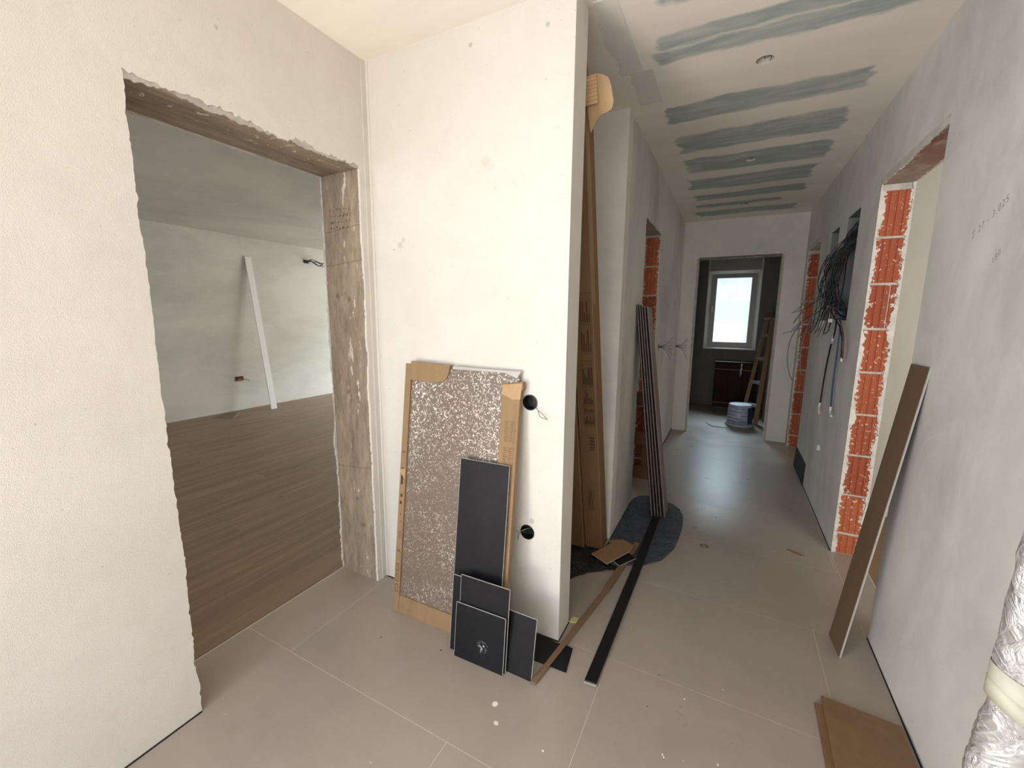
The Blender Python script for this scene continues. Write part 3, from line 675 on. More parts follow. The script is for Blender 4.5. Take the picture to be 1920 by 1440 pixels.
xz_prism('tape', [(0.0, pl - 0.50), (0.034, pl - 0.50), (0.03, pl - 0.545), (0.004, pl - 0.52)], -0.0075, -0.006, 'cardboard_pale', panel, bev=0)
def prints(name, parent, y, items, mat='ink'):
    m_ = MB()
    for a, b, c_, d in items: m_.box(a, b, y - 0.0003, y, c_, d)
    return tag(link(name, m_.mesh(name), mat, parent, M=WM(parent)), kind='stuff')
it = []
for k, zb in enumerate((0.90, 0.79, 0.68, 0.57, 0.46, 0.35)):   # small print on the right guard
    a, b = pw - 0.058, pw - 0.012
    it += [(a, b, zb + 0.085, zb + 0.0865), (a, b, zb, zb + 0.0015), (a, a + .001, zb, zb + .0865), (b - .001, b, zb, zb + .0865), ((a + b) / 2, (a + b) / 2 + .001, zb, zb + .0865)]
    for q in range(10):
        zz = zb + 0.006 + q * 0.008
        it += [(a + .003, a + .003 + random.uniform(.010, .018), zz, zz + .003), ((a + b) / 2 + .003, (a + b) / 2 + .003 + random.uniform(.008, .017), zz, zz + .003)]
prints('printed_text', panel, -0.0052, it, 'faded_ink')
it = [(0.010, 0.020, 0.62, 0.70), (0.012, 0.022, 0.56, 0.575), (0.010, 0.020, 0.525, 0.54)]
for k in range(3): it += [(0.008, 0.024, 0.10 + k * .05, 0.102 + k * .05), (0.008, 0.024, 0.135 + k * .05, 0.137 + k * .05), (0.008, 0.010, 0.10 + k * .05, 0.137 + k * .05), (0.022, 0.024, 0.10 + k * .05, 0.137 + k * .05)]
prints('printed_text', panel, -0.0062, it, 'ink')
for body, z_, sz in (('S', 0.77, 0.04), ('X', 0.29, 0.045), ('OO', 0.36, 0.03), ('+', 0.47, 0.035), ('O', 0.43, 0.03)):
    M = pM @ Matrix.Translation((0.028, -0.0065, z_)) @ Matrix(((0, -1, 0, 0), (0, 0, -1, 0), (1, 0, 0, 0), (0, 0, 0, 1)))
    text('printed_letter', body, sz * .7, M, 'ink', panel)
xz_prism('tape', [(0.26, pl - 0.012), (pw - 0.08, pl - 0.012), (pw - 0.02, pl - 0.03), (pw - 0.005, pl - 0.002), (0.26, pl + 0.001)], 0.001, 0.022, 'stretch_wrap', panel, bev=0)

# ---- black vinyl pieces
def vinyl(name, p0, p1, p2, label, t=0.005, mat='black_vinyl', group='black vinyl floor samples'):
    e_ = slab(name, p0, p1, p2, t, mat)
    M, w, L = frame(p0, p1, p2)
    # pale cut edges all round
    m_ = MB().box(-0.0016, 0, 0.0008, t - 0.0002, 0, L).box(w, w + 0.0016, 0.0008, t - 0.0002, 0, L).box(0, w, 0.0008, t - 0.0002, L, L + 0.0014)
    link('cut_edge', m_.mesh('cut_edge'), 'pale_core', e_, M=M)
    return tag(e_, label, 'floor sample', group)
vinyl('vinyl_sample', (-0.985, 1.322, 0.0), (-0.755, 1.334, 0.0), (-0.973, 1.430, 0.80), 'tallest black vinyl strip, standing on end against the wrapped panel')
vinyl('vinyl_sample', (-0.961, 1.286, 0.0), (-0.735, 1.293, 0.0), (-0.945, 1.325, 0.322), 'black vinyl piece at the back left of the three short leaning ones, mostly covered')
vinyl('vinyl_sample', (-0.915, 1.277, 0.0), (-0.690, 1.282, 0.0), (-0.899, 1.315, 0.342), 'middle-height black vinyl piece directly behind the scuffed square one')
vinyl('vinyl_sample', (-0.923, 1.264, 0.0), (-0.695, 1.269, 0.0), (-0.914, 1.290, 0.230), 'front square black vinyl piece with a white scuff low in its middle', mat='black_vinyl_scuffed')
vinyl('vinyl_sample', (-0.722, 1.297, 0.0), (-0.583, 1.297, 0.0), (-0.722, 1.343, 0.236), 'black vinyl piece leaning furthest right, beside the partition corner')
# ragged one lying flat
pts = [(-0.70, 1.533), (-0.66, 1.536), (-0.60, 1.532), (-0.56, 1.526), (-0.53, 1.534), (-0.494, 1.530), (-0.477, 1.402), (-0.61, 1.398), (-0.70, 1.396)]
o = link('vinyl_sample', MB().prism(pts, 0.0, 0.005).mesh('v'), 'black_vinyl'); base_origin(o, (-0.59, 1.46, 0.0))
tag(o, 'black vinyl piece lying flat on the floor under the partition corner', 'floor sample', 'black vinyl floor samples')

# ---- thin wooden strip and black strip on the floor
sM = (-0.580, 1.289); sE = (-0.402, 2.520)
w0 = link('wooden_strip', bevel(MB().prism([(-0.582, 1.287), (-0.560, 1.290), (-0.455, 1.985), (-0.480, 1.990)], 0.006, 0.012).mesh('v'), 0.0008), 'wood_strip'); base_origin(w0, (-0.52, 1.65, 0.006))
link('strip_end', bevel(MB().prism([(-0.487, 1.975), (-0.452, 1.970), (-0.400, 2.515), (-0.434, 2.522)], 0.0105, 0.0165).mesh('e'), 0.001), 'wood_strip', w0)
tag(w0, 'long thin brown wooden strip lying on the floor past the partition corner', 'strip')
pts = [(-0.398, 1.393), (-0.352, 1.397), (-0.342, 2.30), (-0.345, 2.985), (-0.396, 2.975), (-0.391, 2.30)]
o = link('black_strip', bevel(MB().prism(pts, 0.006, 0.011).mesh('v'), 0.0006), 'black_strip'); base_origin(o, (-0.375, 2.2, 0.0065))
tag(o, 'long flat black strip with white specks lying across the grey film', 'strip')
o.location.z = 0.0095
link('pale_backing', MB().prism([(-0.400, 1.386), (-0.351, 1.390), (-0.351, 1.40), (-0.400, 1.40)], 0.005, 0.0078).mesh('v'), 'pale_core', o)

# ---- plastic films
def film(name, pts, mat, amp, label, z=0.003, hole=None, seed=0):
    bm = bmesh.new(); n = 0.012
    xs = [p[0] for p in pts]; ys = [p[1] for p in pts]
    f = bm.faces.new([bm.verts.new((p[0], p[1], 0)) for p in pts])
    bm.faces.ensure_lookup_table()
    bmesh.ops.triangulate(bm, faces=bm.faces[:])
    for _ in range(7):
        lng = [e for e in bm.edges if e.calc_length() > n * 1.4]
        if not lng: break
        bmesh.ops.subdivide_edges(bm, edges=lng, cuts=1)
        bmesh.ops.triangulate(bm, faces=bm.faces[:])
    for v in bm.verts:
        a = abs(noise.noise(Vector((v.co.x * 9, v.co.y * 7, seed)))) + 0.5 * abs(noise.noise(Vector((v.co.x * 24, v.co.y * 17, seed + 4))))
        v.co.z = (1 - min(1, 2.2 * abs(noise.noise(Vector((v.co.x * 11 + 3 * noise.noise(v.co * 6), v.co.y * 9, seed)))))) * amp + a * amp * 0.4 + 0.001
    bmesh.ops.recalc_face_normals(bm, faces=bm.faces)
    for f in bm.faces:
        if f.normal.z < 0: f.normal_flip()
    me = bpy.data.meshes.new(name); bm.to_mesh(me); bm.free()
    o = link(name, me, mat, smooth=True); sd = o.modifiers.new('s', 'SOLIDIFY'); sd.thickness = 0.0006; sd.offset = 1
    base_origin(o, (sum(xs) / len(xs), sum(ys) / len(ys), 0)); return tag(o, label, 'plastic sheet')
film('plastic_sheet', [(-0.585, 2.30), (-0.585, 2.53), (-0.584, 2.9), (-0.584, 3.19), (-0.54, 3.27), (-0.47, 3.31), (-0.42, 3.27), (-0.36, 3.26), (-0.30, 3.24), (-0.234, 3.166), (-0.20, 3.05), (-0.191, 2.92), (-0.193, 2.75), (-0.205, 2.575), (-0.257, 2.403), (-0.344, 2.30), (-0.41, 2.262), (-0.50, 2.24)],
     'grey_film', 0.0045, 'blue-grey crinkled plastic sheet on the floor under the leaning planks', seed=2)
film('plastic_sheet', [(-1.28, 1.70), (-0.95, 1.74), (-0.67, 1.985), (-0.60, 2.08), (-0.52, 2.15), (-0.44, 2.19), (-0.43, 2.205), (-0.52, 2.228), (-0.60, 2.27), (-0.60, 2.49), (-1.28, 2.49)],
     'black_film', 0.006, 'glossy black plastic sheet on the floor under the cardboard cartons', seed=5)

# ---- small laminate samples lying on the films
def lying(name, pts, z, t, mat, label, cat, group=None, core=True, tilt=0.0):
    cx = sum(p[0] for p in pts) / len(pts); cy = sum(p[1] for p in pts) / len(pts)
    me = MB().prism([(p[0] - cx, p[1] - cy) for p in pts], 0, t).mesh(name)
    o = link(name, me, mat, None, loc=(cx, cy, z)); o.rotation_euler = (tilt, 0, 0)
    if core:
        me2 = MB().prism([((p[0] - cx) * 1.012, (p[1] - cy) * 1.012) for p in pts], 0.0005, t - 0.0008).mesh('cut_edge')
        c_ = link('cut_edge', me2, 'pale_core', None); c_.parent = o
    return tag(o, label, cat, group)
lying('laminate_sample', [(-0.455, 2.205), (-0.388, 2.325), (-0.50, 2.40), (-0.57, 2.29)], 0.0180, 0.005, 'black_vinyl', 'black-backed laminate square half covered by the tan one', 'floor sample', 'loose laminate samples by the cartons')
lying('laminate_sample', [(-0.522, 2.345), (-0.435, 2.36), (-0.43, 2.45), (-0.50, 2.488), (-0.58, 2.44)], 0.0238, 0.005, 'tan_laminate', 'tan laminate piece at the back, partly under the front tan square', 'floor sample', 'loose laminate samples by the cartons')
lying('laminate_sample', [(-0.625, 2.231), (-0.519, 2.171), (-0.434, 2.351), (-0.541, 2.412)], 0.0310, 0.005, 'tan_laminate', 'tan laminate square lying on top in front of the cartons', 'floor sample', 'loose laminate samples by the cartons', tilt=0.02)

# ---- two long cardboard cartons standing in the niche, leaning on the back of the partition
def carton(p0, p1, p2, depth, label):
    M, w, L = frame(p0, p1, p2)
    e_ = empty('cardboard_carton', None, label, 'box', 'long cardboard cartons standing in the niche', M=M)
    local_box('carton_body', e_, 0, w, 0, depth, 0, L, 'carton_brown', 0.003)
    for xx in (0.0, w):   # folded long edges
        link('folded_edge', bevel(MB().box(xx - 0.002, xx + 0.002, -0.001, 0.003, 0.002, L - 0.002).mesh('e'), 0.0008), 'cardboard', e_, M=M)
    return e_, M, w, L
c2, M2, w2, L2 = carton((-0.690, 2.335, 0.010), (-0.592, 2.335, 0.010), (-0.689, 1.742, 2.235), 0.115, 'right-hand tall cardboard carton with barcode and printed tables, its torn top flaps open')
c1, M1, w1_, L1 = carton((-0.800, 2.305, 0.010), (-0.698, 2.305, 0.010), (-0.806, 1.742, 2.26), 0.115, 'left-hand tall cardboard carton, mostly hidden behind the partition end')
def table_print(e_, w, xs0, zs0, zs1, cols, rows):
    it = []
    for k in range(cols + 1):
        x = xs0 + (w - 0.014 - xs0) * k / cols; it.append((x, x + .0012, zs0, zs1))
    for k in rows: it.append((xs0, w - 0.014, zs0 + (zs1 - zs0) * k, zs0 + (zs1 - zs0) * k + .0015))
    for k in range(cols):
        x = xs0 + (w - 0.014 - xs0) * (k + .45) / cols
        for q in range(len(rows) - 1):
            za = zs0 + (zs1 - zs0) * rows[q]; zb = zs0 + (zs1 - zs0) * rows[q + 1]
            it.append((x, x + .004, za + .01, za + .01 + (zb - za - .02) * random.uniform(.3, .9)))
    return it
it = table_print(c2, w2, 0.03, 1.26, 1.56, 5, (0, .5, 1)) + table_print(c2, w2, 0.03, 0.85, 1.22, 6, (0, .2, .32, .62, 1))
for k in range(14):
    if k % 3 != 1: it.append((w2 - 0.045, w2 - 0.018, 0.70 + k * .0065, 0.7045 + k * .0065))
prints('printed_table', c2, -0.0003, it, 'ink')
def scribble(e_, M, w):
    pts = []
    for k in range(40):
        s = k / 39; pts.append((w * 0.45 + 0.02 * math.sin(k * 1.9) * (1 - s * .7), -0.0006, 0.30 + s * 0.13 + 0.016 * math.cos(k * 1.9)))
    o = tube('printed_logo', [M @ Vector(p) for p in pts], 0.0007, 'ink', e_, res=1)
    it = [(w * .62, w * .65, 0.37 + q * .012, 0.378 + q * .012) for q in range(6)]
    prints('printed_text', e_, -0.0003, it)
scribble(c2, M2, w2); scribble(c1, M1, w1_)
# clear packing tape down the side of the right carton
local_box('tape', c2, w2 + 0.0002, w2 + 0.0008, 0.012, 0.05, 1.5, L2, 'cardboard')
# torn flaps at the top of the right carton
fM = M2 @ Matrix.Translation((0.045, -0.014, L2 + 0.055))
fl_a = slab('flap', M2 @ Vector((0.078, -0.012, L2 - 0.004)), M2 @ Vector((0.155, -0.010, L2 + 0.0)), M2 @ Vector((0.080, -0.006, L2 + 0.095)), 0.004, 'cardboard_ribbed', c2)
pp = [(0.100, L2 + 0.098), (0.150, L2 + 0.100), (0.175, L2 + 0.092), (0.196, L2 + 0.078), (0.205, L2 + 0.055), (0.209, L2 + 0.025), (0.214, L2 - 0.005), (0.205, L2 - 0.028), (0.185, L2 - 0.036), (0.165, L2 - 0.038), (0.150, L2 - 0.050), (0.128, L2 - 0.080), (0.118, L2 - 0.095), (0.110, L2 - 0.03)]
xz_prism('flap', pp, 0.002, 0.007, 'cardboard_pale', c2)
xz_prism('flap', [(0.072, L2 - 0.02), (0.108, L2 - 0.02), (0.110, L2 + 0.12), (0.104, L2 + 0.178), (0.080, L2 + 0.195), (0.074, L2 + 0.10)], 0.030, 0.034, 'cardboard', c2)
xz_prism('torn_edge', [(0.150, L2 + 0.100), (0.175, L2 + 0.092), (0.196, L2 + 0.078), (0.206, L2 + 0.050), (0.190, L2 + 0.070), (0.172, L2 + 0.085), (0.15, L2 + 0.092)], -0.0005, 0.0018, 'cardboard_pale', c2, bev=0)

# ---- planks leaning on the corridor wall
tops = [-0.5840, -0.5680, -0.5530, -0.5370, -0.5180]
bots = [-0.4020, -0.3800, -0.3600, -0.3400, -0.3180]
labs = ['leaning plank closest to the wall, dark edge with a pale rim', 'second leaning plank out from the wall, black underside showing', 'middle plank of the five leaning on the corridor wall', 'fourth leaning plank out from the wall, grey edge', 'outermost leaning plank, reddish grey-brown face towards the corridor']
for k in range(5):
    y0 = 2.941 + 0.004 * k
    M_, w_, L_ = frame((bots[k], y0 + 0.16, 0.0105), (bots[k], y0, 0.0105), (tops[k], y0 + 0.16, 1.497 - 0.004 * k))
    e_ = slab('leaning_plank', (bots[k], y0, 0.0105), (bots[k], y0 + 0.16, 0.0105), (tops[k], y0, 1.497 - 0.004 * k), 0.006, 'black_vinyl')
    Mx, ww, LL = frame((bots[k], y0, 0.0105), (bots[k], y0 + 0.16, 0.0105), (tops[k], y0, 1.497 - 0.004 * k))
    link('face_layer', MB().box(-0.0004, ww + 0.0004, -0.0035, 0.0, 0, LL).mesh('l'), 'grey_plank', e_, M=Mx)
    tag(e_, labs[k], 'plank', 'planks leaning on the corridor wall')

# ---- wooden pallet upright in the left doorway
pal = empty('wooden_pallet', (-0.80, 3.66, 0.0), 'dark brown wooden pallet standing upright in the left doorway behind the planks', 'pallet')
def palb(x0, x1, z0, z1, y0, y1, name='deck_board'):
    me = bevel(MB().box(x0, x1, y0, y1, z0, z1).mesh(name), 0.002)
    o = link(name, me, 'pallet_wood', pal, M=Matrix.Translation((0, 0, 0)))
    # lean back by a few degrees about the foot
    o.matrix_basis = Matrix.Rotation(math.radians(-5.0), 4, 'X') @ Matrix.Translation((0.80, -3.66, 0))
    return o
for zz in (0.0, 0.30, 0.66): palb(-1.15, -0.535, zz, zz + 0.11, 3.655, 3.675)
for xx in (-1.15, -0.87, -0.625): palb(xx, xx + 0.075, 0.0, 0.77, 3.676, 3.74, 'stringer')

# ---- plank leaning at the right doorway
e_ = slab('leaning_plank', (0.498, 2.158, 0.0), (0.508, 2.016, 0.0), (0.632, 2.192, 1.235), 0.009, 'dark_plank')
Mx, ww, LL = frame((0.498, 2.158, 0.0), (0.508, 2.016, 0.0), (0.632, 2.192, 1.235))
link('cut_edge', MB().box(ww, ww + 0.0015, 0.002, 0.008, 0, LL).mesh('l'), 'pale_core', e_, M=Mx)
tag(e_, 'single dark brown plank leaning against the right wall beside the near doorway', 'plank')

# ---- brown boards on the floor at the bottom right
def fboard(pts, z, t, label):
    o = lying('laminate_board', pts, z, t, 'brown_board', label, 'board', 'brown boards on the floor by the right wall', core=False); return o
fboard([(0.381, 1.707), (0.60, 1.690), (0.590, 1.16), (0.368, 1.175)], 0.0, 0.008, 'lower brown board by the right wall, showing only its left edge')
fboard([(0.405, 1.742), (0.630, 1.726), (0.618, 1.17), (0.388, 1.185)], 0.0085, 0.008, 'upper brown board by the right wall, covering most of the lower one')

# ---- foil-wrapped pipes standing in front of the right wall
pp_ = empty('wrapped_pipe', (0.56, 1.06, 0.0), 'pair of silver foil-wrapped pipes bound with cream tape, standing by the right wall', 'pipe')
def foil_tube(name, path, rad, seed, mat='silver_foil'):
    vs = []; fs = []; n = 28; N_ = 150
    for i in range(N_ + 1):
        s = i / N_ * (len(path) - 1); k = min(int(s), len(path) - 2); f = s - k
        c_ = Vector(path[k]).lerp(Vector(path[k + 1]), f); r0 = rad[k] * (1 - f) + rad[k + 1] * f
        for j in range(n):
            a = 2 * math.pi * j / n
            d = 1 + 0.10 * noise.noise(Vector((math.cos(a) * 2.2, math.sin(a) * 2.2, c_.z * 22 + seed))) + 0.09 * abs(noise.noise(Vector((math.cos(a) * 4, math.sin(a) * 4, c_.z * 60 + seed))))
            vs.append(c_ + Vector((math.cos(a), math.sin(a), 0)) * r0 * d)
    for i in range(N_):
        for j in range(n): j2 = (j + 1) % n; fs.append((i * n + j, i * n + j2, (i + 1) * n + j2, (i + 1) * n + j))
    fs.append(tuple(range(n))); fs.append(tuple(N_ * n + j for j in range(n)))
    return link(name, mesh_from(name, vs, fs), mat, pp_, smooth=True)
foil_tube('pipe', [(0.522, 1.04, 0.0168), (0.524, 1.05, 0.45), (0.531, 1.06, 0.60), (0.535, 1.06, 0.66), (0.535, 1.06, 0.80), (0.540, 1.05, 1.2), (0.548, 1.04, 1.75)], [0.040, 0.041, 0.037, 0.0345, 0.036, 0.036, 0.035], 1)
foil_tube('pipe', [(0.600, 1.07, 0.0168), (0.600, 1.07, 0.45), (0.600, 1.08, 0.62), (0.600, 1.08, 0.80), (0.605, 1.09, 1.2), (0.610, 1.09, 1.75)], [0.031, 0.032, 0.031, 0.032, 0.032, 0.032], 6)
def band(za, zb, slope, r=0.0375):
    vs = []; n = 48
    for k in range(n):
        a = 2 * math.pi * k / n; c = (0.535, 1.060) if math.cos(a - 0.33) < 0 else (0.601, 1.080)
        x = c[0] + r * math.cos(a); y = c[1] + r * math.sin(a)
        for z in (za, (za + zb) / 2, zb): vs.append((x, y, z - slope * (x - 0.577)))
    fs = []
    for k in range(n):
        a = 3 * k; b = 3 * ((k + 1) % n); fs += [(a, b, b + 1, a + 1), (a + 1, b + 1, b + 2, a + 2)]
    o = link('tape_band', mesh_from('tape_band', vs, fs), 'duct_tape', pp_, smooth=True); sd = o.modifiers.new('s', 'SOLIDIFY'); sd.thickness = 0.0012; sd.offset = 1
band(0.655, 0.725, 0.35); band(0.640, 0.675, 0.55, 0.0383)

# ================================================================== FIXED ELECTRICAL BITS
# sockets in the partition
for i, (x_, z_, lb) in enumerate(((-0.718, 1.053, 'upper round black socket box in the partition, two thin wires hanging out'), (-0.722, 0.474, 'lower round black socket box in the partition, wires curling left'))):
    e_ = empty('socket_box', (x_, YS, z_), lb, 'socket')
    me = MB().mesh('x'); 
    vs = []; fs = []; n = 28
    prof = [(0.0335, 0.0015), (0.0335, -0.040), (0.030, -0.040), (0.030, 0.0015)]
    vs = [(r * math.cos(2 * math.pi * k / n), -y, r * math.sin(2 * math.pi * k / n)) for r, y in prof for k in range(n)]
    for a in range(4):
        b = (a + 1) % 4
        for k in range(n): fs.append((a * n + k, a * n + (k + 1) % n, b * n + (k + 1) % n, b * n + k))
    vs += [(0.031 * math.cos(2 * math.pi * k / n), 0.039, 0.031 * math.sin(2 * math.pi * k / n)) for k in range(n)]; fs.append(tuple(4 * n + k for k in range(n)))
    link('box_shell', mesh_from('s', vs, fs), 'black_plastic', e_, loc=(x_, YS, z_))
    if i == 0:
        tube('wire', [(x_ + .01, YS + .03, z_ + .015), (x_ + .025, YS - .004, z_ - .008), (x_ + .045, YS - .02, z_ - .025), (x_ + .065, YS - .03, z_ - .032), (x_ + .095, YS - .035, z_ - .055)], 0.0011, 'dark_grey_wire', e_)
        tube('wire', [(x_ + .012, YS + .03, z_ - .01), (x_ + .027, YS - .004, z_ - .011), (x_ + .047, YS - .022, z_ - .028), (x_ + .060, YS - .03, z_ - .048), (x_ + .090, YS - .035, z_ - .053)], 0.0011, 'green_wire', e_)
    else:
        tube('wire', [(x_ + .01, YS + .03, z_ + .01), (x_ - .005, YS - .004, z_ + .015), (x_ - .03, YS - .02, z_ + .004), (x_ - .045, YS - .02, z_ + .002)], 0.0013, 'grey_wire', e_)
        tube('wire', [(x_ + .015, YS + .03, z_ + .0), (x_ - .01, YS - .006, z_ + .005), (x_ - .032, YS - .02, z_ - .006), (x_ - .034, YS - .02, z_ - .035)], 0.0013, 'dark_grey_wire', e_)
        tube('wire', [(x_ + .02, YS + .03, z_ - .01), (x_ + .0, YS - .006, z_ - .002), (x_ - .02, YS - .018, z_ + .012)], 0.0012, 'green_wire', e_)

# wire tufts in the left corridor wall
def tuft(y_, z_, n, L, label, dx=1, seed=0):
    e_ = empty('wire_outlet', (XL, y_, z_), label, 'wires')
    lathe('box_shell', [(0.029, -0.003), (0.029, -0.0005), (0.020, -0.0005), (0.020, -0.030)], (0, 0, 0), 'black_plastic', None).matrix_basis = Matrix.Identity(4)
    sh = bpy.data.objects[-1] if False else [o for o in COL.objects if o.name.startswith('box_shell')][-1]
    sh.parent = e_; sh.matrix_basis = Matrix.Rotation(math.pi / 2, 4, 'Y')
    rr = random.Random(seed)
    for k in range(n):
        a = (k / (n - 1) - 0.5) * 1.9
        tube('wire', [(XL - .02, y_, z_), (XL + .03, y_ + rr.uniform(-.01, .01), z_ + a * .012), (XL + .03 + L * .5, y_ + rr.uniform(-.05, .02), z_ + a * .045), (XL + .03 + L, y_ + rr.uniform(-.08, .03), z_ + a * .13 * rr.uniform(.6, 1.2))], 0.0018, rr.choice(['black_wire', 'dark_grey_wire', 'slate_wire']), e_, res=2)
tuft(4.063, 1.147, 6, 0.09, 'tuft of bare wires on the left corridor wall just past the planks', seed=3)
tuft(5.44, 1.075, 6, 0.10, 'tuft of bare wires on the left corridor wall by the bathroom doorway', seed=8)

# ceiling lamp holes: dangling wires
for i, (x_, y_, lb) in enumerate(((0.036, 2.335, 'wires in the nearest round lamp hole of the corridor ceiling'), (0.025, 3.642, 'wires in the middle round lamp hole of the corridor ceiling'), (0.017, 4.946, 'wires in the farthest round lamp hole of the corridor ceiling'))):
    e_ = empty('ceiling_lamp_hole', (x_, y_, H), lb, 'lamp hole')
    lathe('hole_liner', [(0.0352, 0.0), (0.0352, 0.085)], (x_, y_, H), 'patch_plaster', e_, n=28, smooth=False)
    rr = random.Random(i)
    for k in range(5):
        tube('wire', [(x_ + rr.uniform(-.02, .02), y_ + rr.uniform(-.02, .02), H + .08), (x_ + rr.uniform(-.028, .028), y_ + rr.uniform(-.02, .02), H + .02), (x_ + rr.uniform(-.03, .03), y_ + rr.uniform(-.03, .03), H + .004)], 0.0014, rr.choice(['grey_wire', 'black_wire', 'slate_wire']), e_, res=2)
# the liner above must be open at the bottom: remove its lower cap
for o in COL.objects:
    if o.name.startswith('hole_liner'):
        bm = bmesh.new(); bm.from_mesh(o.data)
        f = [f for f in bm.faces if len(f.verts) > 4 and f.calc_center_median().z < 0.01]
        bmesh.ops.delete(bm, geom=f, context='FACES_ONLY'); bm.to_mesh(o.data); bm.free()

# ---- distribution boxes in the right wall and their wires
def dbox(y0, y1, z0, z1, d, label):
    e_ = empty('junction_box', (XR, (y0 + y1) / 2, z0), label, 'junction box')
    m_ = MB().box(XR + d - .004, XR + d - 0.001, y0 + .001, y1 - .001, z0 + .001, z1 - .001).box(XR + .001, XR + d - .004, y0 + .0005, y0 + .004, z0 + .001, z1 - .001).box(XR + .001, XR + d - .004, y1 - .004, y1 - .0005, z0 + .001, z1 - .001).box(XR + .001, XR + d - .004, y0 + .004, y1 - .004, z1 - .004, z1 - .0005).box(XR + .001, XR + d - .004, y0 + .004, y1 - .004, z0 + .0005, z0 + .004)
    link('box_shell', m_.mesh('b'), 'box_interior', e_); return e_
db1 = dbox(3.40, 3.725, 1.40, 2.096, 0.10, 'tall open junction box in the right wall, full of dangling wires')
db2 = dbox(3.975, 4.262, 1.40, 2.09, 0.09, 'narrower open junction box in the right wall, further from the near doorway')
rr = random.Random(11)
bundle = empty('wire_bundle', (XR, 3.6, 2.0), 'big tangle of dark wires hanging out of the near junction box', 'wires')
for k in range(44):
    ys = rr.uniform(3.42, 3.62); zs = rr.uniform(1.90, 2.06)
    ym = rr.uniform(3.46, 3.86); xm = rr.uniform(0.55, 0.64); zm = rr.uniform(1.66, 1.84)
    ye = ym + rr.uniform(-.12, .18); xe = rr.uniform(0.54, 0.63); ze = rr.uniform(1.33, 1.58)
    pts = [(XR + .07, ys, zs), (XR - .005, ys + rr.uniform(0, .06), zs - .06), (xm, ym, zm), ((xm + xe) / 2, (ym + ye) / 2 + rr.uniform(-.06, .06), (zm + ze) / 2)]
    if rr.random() < 0.45:   # bends back into the lower part of the box
        pts += [(XR - .01, rr.uniform(3.45, 3.7), rr.uniform(1.42, 1.55)), (XR + .05, rr.uniform(3.45, 3.7), 1.44)]
    else: pts += [(xe, ye, ze), (xe - .02, ye + rr.uniform(-.05, .1), ze - rr.uniform(.02, .1))]
    tube('wire', pts, rr.choice([0.0024, 0.0028, 0.0034]), rr.choice(['black_wire', 'black_wire', 'dark_grey_wire', 'green_wire', 'slate_wire', 'green_wire', 'blue_wire', 'brown_wire']), bundle, res=2)
for k in range(9):   # long ones reaching towards the second doorway
    ys = rr.uniform(3.75, 4.0); zs = rr.uniform(1.38, 1.62)
    tube('wire', [(XR - .04, ys - .2, zs + .08), (0.56, ys, zs), (0.53, ys + rr.uniform(.25, .5), zs - rr.uniform(.02, .10)), (0.50 + rr.uniform(-.06, .05), ys + rr.uniform(.6, 1.1), zs - rr.uniform(.05, .22))], 0.0022, rr.choice(['slate_wire', 'dark_grey_wire', 'slate_wire', 'black_wire']), bundle, res=2)
for k in range(7):   # loops out of the second box
    ys = rr.uniform(4.0, 4.2); zs = rr.uniform(1.72, 1.86)
    tube('wire', [(XR + .05, ys, zs), (XR - .04, ys - .02, zs + .01), (XR - .05, ys - .15, zs + .04), (0.58, 3.75, 1.83)], 0.0024, rr.choice(['black_wire', 'green_wire']), bundle, res=2)
for y_, z_ in ((3.90, 1.385), (3.93, 1.36), (3.70, 1.50), (3.62, 1.40)):   # white terminal blocks
    m_ = MB()
    for q in range(4): m_.box(-.012 + q * .006, -.0075 + q * .006, -.012, .012, -.010 - .004 * (q % 2), .012)
    link('terminal_block', m_.mesh('terminal_block'), 'white_plastic', bundle, loc=(0.60, y_, z_))
def cable(name, pts, r, mat, label, extra=None):
    e_ = empty(name, pts[0], label, 'cable', 'hanging cables at the junction boxes'); tube('sheath', pts, r, mat, e_); return e_
cb = cable('hanging_cable', [(0.60, 3.42, 1.42), (0.615, 3.50, 1.33), (0.62, 3.62, 1.20), (0.622, 3.70, 1.0), (0.622, 3.73, 0.79)], 0.0052, 'black_plastic', 'long black cable with white sleeve and tag hanging from the near junction box')
tube('white_sleeve', [(0.617, 3.535, 1.30), (0.6195, 3.585, 1.245)], 0.0065, 'white_plastic', cb)
tube('white_tag', [(0.622, 3.728, 0.80), (0.615, 3.72, 0.765), (0.612, 3.66, 0.73)], 0.006, 'white_paint', cb)
tube('white_tag', [(0.622, 3.735, 0.80), (0.625, 3.75, 0.76), (0.62, 3.74, 0.745)], 0.007, 'white_paint', cb)
cb = cable('hanging_cable', [(0.62, 3.40, 1.42), (0.622, 3.40, 1.30), (0.624, 3.41, 1.13), (0.624, 3.41, 0.98), (0.624, 3.385, 0.83)], 0.0052, 'blue_wire', 'long blue cable with white end hanging from the near junction box')
tube('white_tag', [(0.624, 3.384, 0.835), (0.622, 3.37, 0.80), (0.618, 3.30, 0.785)], 0.007, 'white_paint', cb)
cb = cable('hanging_cable', [(0.572, 3.41, 1.49), (0.578, 3.36, 1.44), (0.60, 3.28, 1.38), (0.605, 3.19, 1.30), (0.61, 3.18, 1.22), (0.615, 3.20, 1.17)], 0.0042, 'brown_wire', 'shorter brown and black twin cable with white tip below the near junction box')
tube('black_core', [(0.564, 3.41, 1.49), (0.570, 3.365, 1.43), (0.594, 3.285, 1.37), (0.598, 3.20, 1.30), (0.603, 3.19, 1.23), (0.610, 3.21, 1.175)], 0.0036, 'black_wire', cb)
tube('white_tip', [(0.613, 3.205, 1.175), (0.614, 3.207, 1.15)], 0.006, 'white_plastic', cb)
